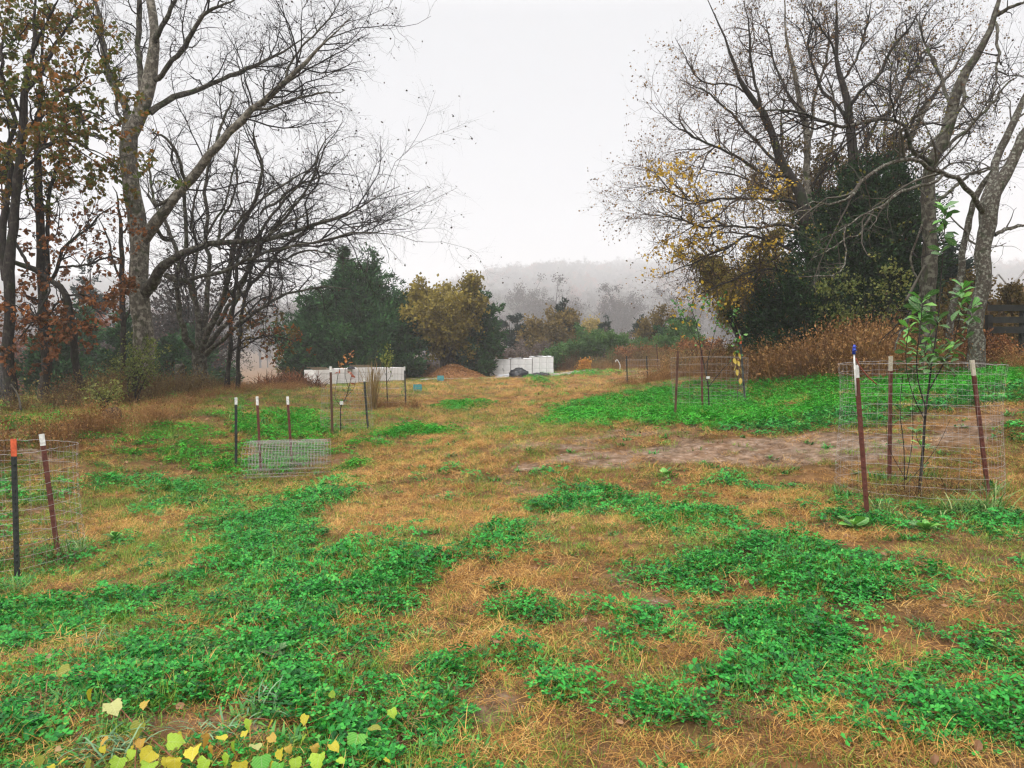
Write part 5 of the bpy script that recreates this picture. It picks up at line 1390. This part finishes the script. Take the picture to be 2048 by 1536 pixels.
# reedy tan plant
def tuft(label, px, py, L, n, w, mat, seed, name='grass_tuft', cat='grass', rad=.07, lean=(10, 55), droop=.28, group=None, segs=5):
    p = G(px, py); V, q, tt = blades(np.random.default_rng(seed), n, rad, L, w, lean, droop, segs)
    o = obj(name, mesh_np(name, V, [q, tt], mat), loc=p); tag(o, label, cat, group); return o
m_tan = leaf_mat('tan_reed', [(.13,.085,.03),(.28,.19,.07),(.36,.27,.11)], .7, .2, .2, obr=0)
tuft('tall tan reedy grass between the orange leaved and the pear saplings', 745, 822, (.9, 1.55), 90, (.012, .022), m_tan, 5, 'reed_clump', 'reeds', .12, (3, 22), .10, segs=7)
m_blue = leaf_mat('blue_green_blade', [(.05,.13,.05),(.12,.25,.11),(.22,.36,.19)], .45, .4, .25, obr=0)
m_tall = leaf_mat('tall_green_blade', [(.03,.10,.015),(.07,.20,.03),(.17,.33,.07),(.36,.40,.16)], .5, .4, .25, obr=0)
GT = 'grass tufts in the field'
for k, q in enumerate([
 ('pale blue green grass tuft on bare soil above the yellow vine leaves', 530, 1425, (.09, .17), 70, (.006, .011), m_blue, .07, (15, 80), .3),
 ('spreading grass tuft at the lower left edge of the big clover patch', 400, 1310, (.12, .24), 60, (.005, .010), m_tall, .09, (30, 80), .35),
 ('pale arching grass tuft left of the dirt patch at lower left', 190, 1290, (.12, .26), 46, (.004, .008), m_blue, .08, (35, 80), .4),
 ('dull green grass tuft in the lower left corner weeds', 240, 1515, (.10, .2), 60, (.006, .010), m_blue, .08, (25, 75), .3),
 ('long arching grass tuft at the right post of the right cage', 1985, 1035, (.25, .5), 110, (.006, .012), m_tall, .12, (10, 75), .3),
 ('dense green grass clump between the sapling and the right cage post', 1915, 1030, (.2, .36), 110, (.007, .013), m_tall, .16, (15, 75), .32),
 ('green grass clump at the foot of the leaning maroon post at left', 135, 1120, (.2, .38), 130, (.005, .010), m_tall, .17, (5, 65), .25),
 ('small bright grass tuft in straw left of the right cage', 1500, 1085, (.10, .2), 70, (.004, .008), m_tall, .07, (20, 75), .35),
 ('thin grass tuft between the posts of the right cage', 1760, 1030, (.15, .3), 80, (.004, .008), m_tall, .16, (10, 65), .25),
 ('grass tuft at the foot of the black and orange post', 20, 1190, (.12, .25), 70, (.005, .009), m_tall, .12, (15, 70), .3),
 ('sprawling pale grass tuft low in the left foreground', 420, 1470, (.09, .18), 50, (.005, .009), m_blue, .08, (35, 80), .35)]):
    tuft(q[0], q[1], q[2], q[3], q[4], q[5], q[6], 500 + k, rad=q[7], lean=q[8], droop=q[9], group=GT)
for k, q in enumerate([('broad leaved green weed in front of the foot of the white tipped right cage post', 1708, 1062, .13), ('broad leaved weed under the front of the right wire cage', 1850, 1068, .11),
      ('leafy weed clump left of the right dirt strip in the middle field', 1330, 955, .1), ('leafy green weed at the lower edge of the big clover patch', 545, 1330, .08), ('round leaved weed beside the small yellow leaves at lower left', 285, 1355, .07),
      ('bright lettuce like weed near the left white tipped post', 230, 1085, .1)]):
    p = G(q[1], q[2]); t = empty('broadleaf_weed', p, q[0], 'weed', 'broad leaved weeds')
    ov = leaf_shape('obovate', 1, .2, .3); ov.materials.append(m_mag if k != 3 else m_magd)
    for j in range(11):
        a = j * 2.4; o = obj('leaf', ov, t); set_dir(o, [0, 0, .015 + .004 * j], [math.cos(a), math.sin(a), rng.uniform(.2, 1.5)], rng.normal(0, .5)); s = q[3] * rng.uniform(.8, 1.3); o.scale = (s, s * 1.1, s)

# ------------------------------------------------------------------ vine with yellow leaves, bottom left
vo = G(420, 1535)
t = empty('grape_vine', vo, 'creeping vine with yellow and lime heart shaped leaves at the bottom left', 'vine')
vm = {}
for nm, c in (('yellow', [(.50,.42,.02),(.68,.58,.05)]), ('pale', [(.42,.42,.12),(.52,.52,.20)]), ('lime', [(.25,.42,.02),(.42,.60,.05)]), ('orange', [(.50,.24,.03),(.58,.40,.06)]), ('green', [(.08,.34,.03),(.16,.48,.05)]), ('tan', [(.38,.24,.10),(.45,.32,.16)]), ('olive', [(.22,.24,.02),(.34,.34,.04)])):
    mm = veined('vine_leaf_' + nm, c, .5, .35, .35); vm[nm] = []
    for q in range(3): me = leaf_shape('heart', 1, [.18, .35, .05][q], [.22, .45, .1][q], 7 * q + len(nm)); me.materials.append(mm); vm[nm].append(me)
vl = [(185,1392,40,'yellow'),(222,1422,46,'pale'),(140,1350,36,'olive'),(102,1318,26,'tan'),(292,1412,26,'orange'),(282,1462,44,'olive'),(282,1488,28,'orange'),(335,1500,48,'lime'),(305,1515,42,'yellow'),
      (405,1483,36,'orange'),(442,1482,30,'yellow'),(388,1512,48,'yellow'),(470,1495,32,'lime'),(500,1450,30,'lime'),(510,1502,36,'pale'),(545,1455,32,'yellow'),(522,1528,46,'green'),(612,1440,28,'yellow'),(612,1480,30,'lime'),
      (640,1524,46,'lime'),(626,1500,26,'orange'),(662,1500,32,'yellow'),(716,1485,46,'green'),(742,1466,36,'olive'),(782,1428,26,'lime'),(660,1392,20,'lime'),(458,1525,40,'lime'),(560,1510,30,'yellow'),
      (425,1500,26,'orange'),(575,1500,22,'orange'),(590,1528,34,'lime'),(240,1530,40,'lime'),(180,1533,36,'olive'),(130,1530,32,'yellow'),(265,1510,30,'lime'),(350,1530,44,'yellow'),(415,1535,44,'lime'),(480,1540,44,'yellow'),(560,1542,44,'green'),(300,1542,44,'lime'),(205,1500,20,'yellow'),(75,1525,30,'olive'),(540,1480,26,'orange'),(490,1470,22,'yellow')]
rng = np.random.default_rng(3)
for _ in range(16):
    u = rng.uniform(); vl.append((90 + 700 * u + rng.normal(0, 20), rng.uniform(1455 + 40 * abs(u - .6), 1555), rng.uniform(12, 28), rng.choice(['yellow', 'lime', 'orange', 'pale', 'olive', 'tan', 'green'], p=[.3, .26, .14, .08, .1, .07, .05])))
for px, py, s, c in vl:
    g0 = G(px, min(py, 1560)); Yd = g0[1] * .95
    o = obj('leaf', vm[c][rng.integers(3)], t); L = s * Yd / F * .74
    a = rng.normal(0, .8)
    d = np.array([math.sin(a) * .9, -math.cos(a) * .55, -.6 + rng.normal(0, .3)])
    # blade faces up and towards the viewer, tip hanging
    set_dir(o, at(px, py - s * .35, Yd) - vo, d, rng.normal(0, .5)); o.scale = (L, L * rng.uniform(.95, 1.15), L)
for s_ in ([(160,1330),(200,1378),(245,1422),(265,1445)], [(262,1440),(300,1475),(345,1515),(370,1545)], [(565,1545),(640,1520),(690,1480),(740,1455),(775,1430)], [(400,1545),(440,1490),(500,1440),(540,1440)], [(80,1310),(110,1315),(160,1330)], [(270,1550),(272,1500),(280,1450)]):
    pts = [at(a, b_, G(a, min(b_, 1560))[1] * .965) - vo for a, b_ in s_]
    g = Geo(); g.tube(smooth_path(pts, 14), .0028, 5); obj('stem', g.mesh('stem', plain('vine_stem', (.20, .08, .04), .8), True), t)

# ------------------------------------------------------------------ white block stacks
foam = plain('white_foam', (.62, .60, .58), .85, .2, .12, 2.2); foam_s = plain('foam_seam', (.3, .28, .27), .9, .1)
pallet_m = plain('pallet_wood', (.16, .12, .08), .9, .1, .3, 8)
def stack(label, x0, x1, ytop, ybot, Y0, Y1, nx_, nz_, depth=1.1, cover=None, rng=np.random.default_rng(2), name='block_stack', split='block'):
    A = at(x0, ybot, Y0); B = at(x1, ybot, Y1)
    z0 = min(zg(A[0], A[1]), zg(B[0], B[1])); ztop = (at(x0, ytop, Y0)[2] + at(x1, ytop, Y1)[2]) / 2
    base = .10; H = ztop - z0 - base
    ax = norm(np.array([B[0] - A[0], B[1] - A[1], 0])); L = np.linalg.norm((B - A)[:2]); bk = np.array([-ax[1], ax[0], 0])
    O = np.array([A[0], A[1], z0]); t = empty(name, O, label, 'block stack', 'stacks of white foam blocks')
    Mx = np.stack([ax, bk, [0, 0, 1.]], 1)
    bw, bh = L / nx_, H / nz_
    g = Geo(); g.box([0, 0, 0], [bw - .014, depth, bh - .010]); 
    me = g.mesh(split, foam)
    # shallow groove ribs on each block face
    for i in range(nx_):
        for j in range(nz_):
            o = obj(split, me, t)
            p = Mx @ np.array([bw * (i + .5) + rng.normal(0, .002), depth / 2 + rng.normal(0, .005), base + bh * (j + .5)])
            o.matrix_basis = Matrix.Translation(p) @ Matrix.Rotation(math.atan2(ax[1], ax[0]) + rng.normal(0, .002), 4, 'Z')
    g = Geo(); g.box(Mx @ np.array([L / 2, depth / 2, base + H / 2]), [L - .05, depth - .08, H - .03], Mx); obj('core', g.mesh('core', foam_s), t)
    g = Geo()
    for q in (0.06, L / 2, L - .06): g.box(Mx @ np.array([q, depth / 2, .035]), [.09, depth, .075], Mx)
    g.box(Mx @ np.array([L / 2, depth / 2, .086]), [L, depth, .02], Mx); obj('pallet', g.mesh('pallet', pallet_m), t)
    if cover == 'plastic':
        n = 14; u, v = np.meshgrid(np.linspace(-.01, L + .01, n), np.linspace(-.02, depth + .02, n)); u = u.ravel(); v = v.ravel()
        z = base + H + .01 + .10 * np.clip(vnoise(u * 3, v * 3, .35, int(x0)) - .35, 0, 1) ** 1 ; 
        Vv = np.c_[u, v, z] @ Mx.T; i, j = np.meshgrid(np.arange(n - 1), np.arange(n - 1)); i = i.ravel(); j = j.ravel()
        obj('plastic_cover', mesh_np('plastic_cover', Vv, [np.stack([j * n + i, j * n + i + 1, (j + 1) * n + i + 1, (j + 1) * n + i], -1)], plain('white_plastic', (.72, .71, .70), .35, .5, .06, 8), True), t)
    if cover == 'boards':
        for q in range(4):
            g = Geo(); g.box(Mx @ np.array([L * .5 + rng.normal(0, .1), .2 + q * .22, base + H + .02 + .028 * q * .6 + .03 * (q % 2)]), [L * rng.uniform(.7, 1.0), .16, .03], Mx @ rotz(rng.normal(0, .06))); obj('board', g.mesh('board', pallet_m), t)
    return t
stack('white foam block stack at the left end of the left wall, loose boards on top', 632, 674, 740, 771, 35.5, 36.3, 3, 3, cover='boards')
stack('white foam block stack second in the left wall, with a dark bundle on top', 675, 717, 737, 768, 36.4, 37.2, 3, 3)
stack('white foam block stack third in the left wall behind the reeds', 718, 757, 735, 765, 37.3, 38.1, 3, 3, cover='boards')
stack('white stack of narrow upright panels at the right end of the left wall', 758, 810, 735, 762, 38.2, 39.2, 7, 1, split='panel')
stack('low white foam block stack at the left of the right group', 980, 1021, 719, 752, 45, 45.2, 3, 3)
stack('white foam block stack in the middle of the right group, plastic on top', 1022, 1064, 718, 751, 45.2, 45.4, 3, 3, cover='plastic')
stack('tallest white foam block stack at the right end under crumpled plastic', 1065, 1107, 714, 750, 45.4, 45.6, 3, 3, cover='plastic')
def lump(name, label, px, py, Y, sx, sy, sz, mat, seed, cat):
    p = at(px, py, Y); z0 = zg(p[0], p[1]); n, k = 40, 16
    a = np.linspace(0, 2 * np.pi, n, endpoint=False); e = np.linspace(0, np.pi / 2, k)
    A, E = np.meshgrid(a, e)
    nz = 1 + .35 * (vnoise(np.cos(A) * 2 + seed, np.sin(A) * 2 + E * 2, .45, seed) - .5) + .25 * (vnoise(A * 3 + seed, E * 5, .5, seed + 1) - .5) * np.cos(E)
    V = np.c_[(np.cos(A) * np.cos(E) * nz).ravel() * sx, (np.sin(A) * np.cos(E) * nz).ravel() * sy, (np.sin(E) * nz).ravel() * sz]
    i, j = np.meshgrid(np.arange(n), np.arange(k - 1)); i = i.ravel(); j = j.ravel()
    F_ = np.stack([j * n + i, j * n + (i + 1) % n, (j + 1) * n + (i + 1) % n, (j + 1) * n + i], -1)
    o = obj(name, mesh_np(name, V, [F_], mat, True), loc=(p[0], p[1], z0 - .03)); tag(o, label, cat); return o
blackp = plain('black_plastic', (.006, .006, .009), .35, .35, .2, 9, bump=.5)
lump('tarp_bundle', 'black plastic bundle leaning on the front of the middle right white stack', 1039, 750, 43.2, .62, .4, .56, blackp, 3, 'tarp')
lump('tarp_bundle', 'low black plastic heap right of the taller black bundle', 1080, 750, 43.4, .66, .4, .28, blackp, 8, 'tarp')
lump('bundle', 'small black bundle on the second stack of the left wall', 703, 735, 36.8, .18, .15, .13, blackp, 5, 'bundle').location.z = at(703, 738, 36.8)[2] 
p = G(1010, 752)
t = empty('pipe_bundle', (p[0], 44.0, zg(p[0], 44.0)), 'bundle of pale grey pipes in front of the low right white stack', 'pipes')
for k in range(6):
    g = Geo(); z = .05 + (k // 3) * .085; y = (k % 3) * .1 + (k // 3) * .05
    g.tube(smooth_path([[-.55 + .05 * k, y, z], [0, y, z + .01], [.75, y + .02, z + .12]], 8), .042, 8); obj('pipe', g.mesh('pipe', plain('grey_pvc', (.50, .51, .54), .4, .5, .06), True), t)

# bark mulch pile
def mulch():
    p = np.array([(910 - 1024) / F * 43.5, 43.5]); z0 = zg(*p); n, k = 64, 22
    a = np.linspace(0, 2 * np.pi, n, endpoint=False); r = np.linspace(0.02, 1, k); A, Rr = np.meshgrid(a, r)
    x = np.cos(A) * Rr * 2.0; y = np.sin(A) * Rr * 1.3
    h = .84 * (1 - Rr ** 1.35) * (.85 + .3 * fbm(x, y, .8, 3)) - .05
    V = np.c_[x.ravel(), y.ravel(), h.ravel()]
    i, j = np.meshgrid(np.arange(n), np.arange(k - 1)); i = i.ravel(); j = j.ravel()
    F_ = np.stack([j * n + i, j * n + (i + 1) % n, (j + 1) * n + (i + 1) % n, (j + 1) * n + i], -1)
    t = empty('mulch_pile', (p[0], p[1], z0), 'low heap of orange brown bark mulch between the two groups of white stacks', 'mulch pile')
    obj('heap', mesh_np('heap', V, [F_], plain('mulch', (.24, .115, .05), .95, .1, .5, 14, bump=1), True), t)
    rng = np.random.default_rng(4); m_ = 5000; c = V[rng.integers(n, len(V), m_)] + rng.normal(0, .05, (m_, 3)) * [1, 1, .3]
    d = norm(rng.normal(0, 1, (m_, 3)) * [1, 1, .4]); s = norm(np.cross(d, rng.normal(0, 1, (m_, 3)))); l = rng.uniform(.03, .07, m_)[:, None]
    Vv = np.stack([c - d * l - s * .02, c + d * l - s * .02, c + d * l + s * .02, c - d * l + s * .02], 1).reshape(-1, 3)
    o = obj('bark_chips', mesh_np('bark_chips', Vv, [np.arange(m_ * 4).reshape(-1, 4)], leaf_mat('bark_chip', [(.12,.05,.02),(.30,.14,.05),(.46,.25,.10)], .9, .1, 0, obr=0)), t); o['kind'] = 'stuff'
mulch()

# gravel strip
pl = [(845,757,41.5),(900,756,42.3),(960,753,43.0),(1020,752,43.3),(1090,748,44.5),(1160,742,46.5),(1230,738,49)]
c = np.array([[(a - 1024) / F * y, y] for a, b_, y in pl]); s_ = smooth_path(np.c_[c, c[:, 0]], 40)[:, :2]
Vv = []
for k in range(40):
    for q, w in enumerate(np.linspace(-1.6, 1.2, 6)):
        y = s_[k, 1] + w + (.25 * math.sin(k * .9) if q in (0, 5) else 0); Vv.append([s_[k, 0], y, 0])
Vv = np.array(Vv); Vv[:, 2] = zground(Vv[:, 0], Vv[:, 1]) + .05
i, j = np.meshgrid(np.arange(39), np.arange(5)); i = i.ravel(); j = j.ravel()
o = obj('gravel_path', mesh_np('gravel_path', Vv, [np.stack([i * 6 + j, (i + 1) * 6 + j, (i + 1) * 6 + j + 1, i * 6 + j + 1], -1)], plain('gravel', (.36, .35, .36), .95, .1, .3, 30, bump=.6), True)); o['kind'] = 'structure'

# pale boards lying in the straw
wood_p = plain('bleached_board', (.50, .45, .40), .9, .15, .15, 10)
for k, (px, py, L, a, nm) in enumerate([(655,772,1.6,.05,'at the foot of the left white wall'),(712,776,2.0,-.06,'in the straw left of the reeds'),(770,770,1.5,.03,'behind the pear sapling'),(745,778,1.2,.08,'right behind the reeds'),(800,768,1.8,-.02,'right of the pear sapling'),(852,759,1.7,.02,'near the mulch pile'),(785,779,.9,.1,'between pear sapling and its right post'),(1020,754,2.2,.02,'before the low right white stack')]):
    p = G(px, py); g = Geo(); R3 = rotz(a)
    g.box([0, 0, .03], [L, .13, .035], R3); o = obj('board', g.mesh('board', wood_p), loc=p); tag(o, 'long bleached board lying ' + nm, 'board', 'pale boards lying in the straw')

# teal crates
teal = plain('teal_plastic', (.05, .30, .33), .5, .4, .1)
def crate(label, px, py, s):
    p = G(px, py); t = empty('crate', p, label, 'crate', 'teal crates left on the field', rz=.3)
    g = Geo(); g.box([0, 0, .012], [s, s * .7, .02]); obj('bottom', g.mesh('bottom', teal), t)
    for sx, sy, w, d in ((0, -1, s, .012), (0, 1, s, .012), (-1, 0, .012, s * .7), (1, 0, .012, s * .7)):
        g = Geo()
        for z in (.05, .12, .19, .25): g.box([sx * (s / 2 - .006), sy * (s * .35 - .006), z], [w, d, .045])
        for u in (-.45, 0, .45): g.box([sx * (s / 2 - .008) + (u * s if sy else 0), sy * (s * .35 - .008) + (u * s * .7 if sx else 0), .14], [.02 if sy else .014, .014 if sy else .02, .26])
        obj('side', g.mesh('side', teal), t)
crate('small teal plastic crate in the straw right of the pear sapling', 835, 783, .30)
crate('teal plastic crate partly sunk near the mulch pile', 881, 762, .30)

# stake, hose, stumps, stick, brush pile, debris
p = G(1208, 736); g = Geo(); g.box([0, 0, .3], [.07, .04, .75]); o = obj('wooden_stake', g.mesh('wooden_stake', plain('stake_wood', (.42, .20, .10), .8)), loc=p); tag(o, 'short orange brown wooden stake at the far edge of the field', 'stake')
p = G(1236, 741); g = Geo(); g.tube(smooth_path([[.1, 0, 0], [.12, 0, .3], [.02, 0, .52], [-.06, 0, .62], [-.14, 0, .56], [-.12, 0, .48]], 20), .025, 8); o = obj('bent_pipe', g.mesh('bent_pipe', tip_m['white'], True), loc=p); tag(o, 'thin white bent pipe sticking up at the far edge', 'pipe')
def stump(label, px, Y, w, h, mat, seed):
    X = (px - 1024) / F * Y; z0 = zg(X, Y); n = 18; rng = np.random.default_rng(seed)
    a = np.linspace(0, 2 * np.pi, n, endpoint=False); fl = 1 + .13 * np.sin(a * 5 + seed) + rng.normal(0, .04, n)
    V = []; 
    for z, k in ((-.15, 1.35), (.02, 1.2), (h * .3, 1.02), (h * .92, .97), (h, .93), (h + .01, .5), (h, .02)):
        V += [[math.cos(t) * w / 2 * k * f, math.sin(t) * w / 2 * k * f, z + (rng.normal(0, .025) if z > h * .8 else 0)] for t, f in zip(a, fl)]
    i, j = np.meshgrid(np.arange(n), np.arange(6)); i = i.ravel(); j = j.ravel()
    o = obj('tree_stump', mesh_np('tree_stump', V, [np.stack([j * n + i, j * n + (i + 1) % n, (j + 1) * n + (i + 1) % n, (j + 1) * n + i], -1)], mat, True), loc=(X, Y, z0)); tag(o, label, 'stump')
stump('short dark stump in the rusty brush left of the large grey tree', 222, 14.2, .30, .24, bark_dark, 1)
stump('tall mossy stump between the large grey tree and the multi stemmed tree', 360, 23.5, .28, .75, bark_moss_backlit, 2)
def stick(label, a, b_, Y, r):
    A = at(*a, Y); B = at(*b_, Y); A[2] = max(A[2] - .02, zg(A[0], A[1]) - .02); g = Geo(); g.tube(smooth_path([A - A, (B - A) * .5 + [.02, .03, .02], B - A], 10), np.linspace(r, r * .5, 10), 6)
    o = obj('broken_branch', g.mesh('broken_branch', twig_pale, True), loc=A); tag(o, label, 'branch')
stick('pale broken branch leaning in the brush at the far left', (42, 818), (22, 768), 13.2, .02)
stick('pale forked deadwood slanting before the lichen spotted trees', (1812, 600), (1850, 530), 15.6, .035)
stick('thin curved dead branch right of the large grey tree', (345, 790), (312, 712), 20.5, .012)
V, q, tt = blades(np.random.default_rng(8), 1500, 1.5, (.4, 1.1), (.015, .035), (30, 85), .2, 4)
V[:, 2] += .42 * np.exp(-((V[:, 0] / 1.1) ** 2 + (V[:, 1] / 1.0) ** 2)); V[:, 1] *= .6
X = (578 - 1024) / F * 31
o = obj('brush_pile', mesh_np('brush_pile', V, [q, tt], leaf_mat('brush_pile_stalk', [(.03,.012,.008),(.09,.035,.015),(.20,.08,.03)], .9, .1, .1, obr=0)), loc=(X, 31, zg(X, 31) - .05)); tag(o, 'dark rusty pile of cut brush left of the left white wall', 'brush pile')
bank('dead_weeds', 'tall brown dead grass around the feet of the pear sapling posts', [(735,0,21),(775,0,21.3),(815,0,21.8)], .8, 40, [.45,.4,.35], src_brush, 310, .3)
bank('cage_weeds', 'brown dead weeds around the far middle cage', [(1245,0,25.5),(1290,0,25.5),(1335,0,26.5),(1360,0,27.5)], 1.2, 26, [.4,.55,.7,.6], src_brush, 311, .3)
bank('cage_grass', 'dull brown stalks inside the right wire cage', [(1790,0,7.9),(1850,0,7.8),(1900,0,7.9)], .35, 60, [.22,.22,.2], src_brush2, 312, .3)
bank('edge_stalks', 'thin brown stalks inside the wire cage at the left edge', [(-30,0,6.8),(60,0,6.8)], .35, 40, [.5,.4], src_brush2, 313, .3)

# ------------------------------------------------------------------ dark fence and play house at the right edge
dk = plain('dark_stained_wood', (.018, .018, .016), .8, .2, .4, 10)
Yf = 15.9
X0 = (1968 - 1024) / F * Yf; X1 = (2330 - 1024) / F * Yf
t = empty('board_fence', (X0, Yf, zg(X0, Yf)), 'dark three rail board fence behind the lichen spotted tree', 'fence')
z0 = zg(X0, Yf)
for px in (1975, 2044, 2140, 2240): 
    X = (px - 1024) / F * Yf; g = Geo(); g.box([X - X0, 0, zg(X, Yf) - z0 + .45], [.11, .11, 1.3]); obj('post', g.mesh('post', dk), t)
for py, h in ((616, .13), (640, .13), (660, .14)):
    z = at(2044, py, Yf)[2] - z0; g = Geo(); g.box([(X1 - X0) / 2, -.075, z], [X1 - X0, .03, h], None); obj('rail', g.mesh('rail', dk), t)
Yh = 22.0; wd = plain('tan_timber', (.24, .15, .09), .8, .2, .2, 10); wl = plain('grey_timber', (.33, .32, .31), .8, .2, .15, 10)
def pt(px, py): return at(px, py, Yh)
b0 = pt(2046, 640); z0 = zg(b0[0], Yh)
t = empty('play_house', (b0[0], Yh, z0), 'wooden play house on posts at the right edge, pale roof rafters', 'play house')
def rel(px, py, dy=0): p = pt(px, py); return np.array([p[0] - b0[0], dy, p[2] - z0])
for px in (2024, 2085):
    for dy in (0, 1.2):
        q = rel(px, 572, dy); g = Geo(); g.box([q[0], dy, q[2] / 2 - .1], [.09, .09, q[2] + .2]); obj('post', g.mesh('post', wd), t)
a0 = rel(2018, 608); a1 = rel(2088, 572)
nb = 9
for k in range(nb):
    g = Geo(); x = lerp(a0[0], a1[0], (k + .5) / nb)
    if k in (4, 5): g.box([x, -.05, a0[2] + .12], [(a1[0] - a0[0]) / nb - .012, .025, .24]) 
    else: g.box([x, -.05, (a0[2] + a1[2]) / 2], [(a1[0] - a0[0]) / nb - .012, .025, a1[2] - a0[2]])
    obj('plank', g.mesh('plank', wd), t)
for dy in (0, 1.2):
    for s in ((2020, 576), (2080, 576)):
        g = Geo(); A = rel(*s, dy); B = rel(2050, 540, dy); g.tube([A, B], .03, 4); obj('rafter', g.mesh('rafter', wl), t)
g = Geo(); A = rel(2050, 543); A2 = rel(2080, 578)
g.add(np.array([[A[0], -.15, A[2]], [A[0], 1.4, A[2]], [A2[0], 1.4, A2[2]], [A2[0], -.15, A2[2]], [A[0], -.15, A[2] + .04], [A[0], 1.4, A[2] + .04], [A2[0], 1.4, A2[2] + .04], [A2[0], -.15, A2[2] + .04]]), np.array([[0, 1, 2, 3], [7, 6, 5, 4], [0, 3, 7, 4], [1, 5, 6, 2], [3, 2, 6, 7], [0, 4, 5, 1]]))
pass
# weeds and longer grass standing round the feet of posts and cages
rng = np.random.default_rng(66)
feet = []
for q in fp:
    a = G(q[2][0], min(q[2][1], 1500)); k = int(10 if a[1] < 10 else 7)
    for _ in range(k): feet.append((a[0] + rng.normal(0, .10), a[1] + rng.normal(0, .10), .8 + .03 * a[1]))
for px, Y, r in ((1838, 7.95, .8), (0, 6.9, .62), (692, 15.2, .5), (1418, 15.4, .74)):
    for a in rng.uniform(0, 6.28, int(60 * r)): feet.append(((px - 1024) / F * Y + math.cos(a) * r, Y + math.sin(a) * r, .9 + .03 * Y))
feet = np.array(feet)
s3 = feet[:, 2] * rng.uniform(.7, 1.5, len(feet))
scatter('post_weeds', 'uncut grass and weeds round the feet of the posts and cages', 'grass', np.c_[feet[:, :2], zground(feet[:, 0], feet[:, 1]) - .01],
        np.c_[rng.normal(0, .1, len(feet)), rng.normal(0, .1, len(feet)), rng.uniform(0, 6.28, len(feet))], np.c_[s3, s3, s3 * 1.4], rng.integers(0, 9, len(feet)), src_grass[:5] + src_weed[:2] + src_thatch[:2])
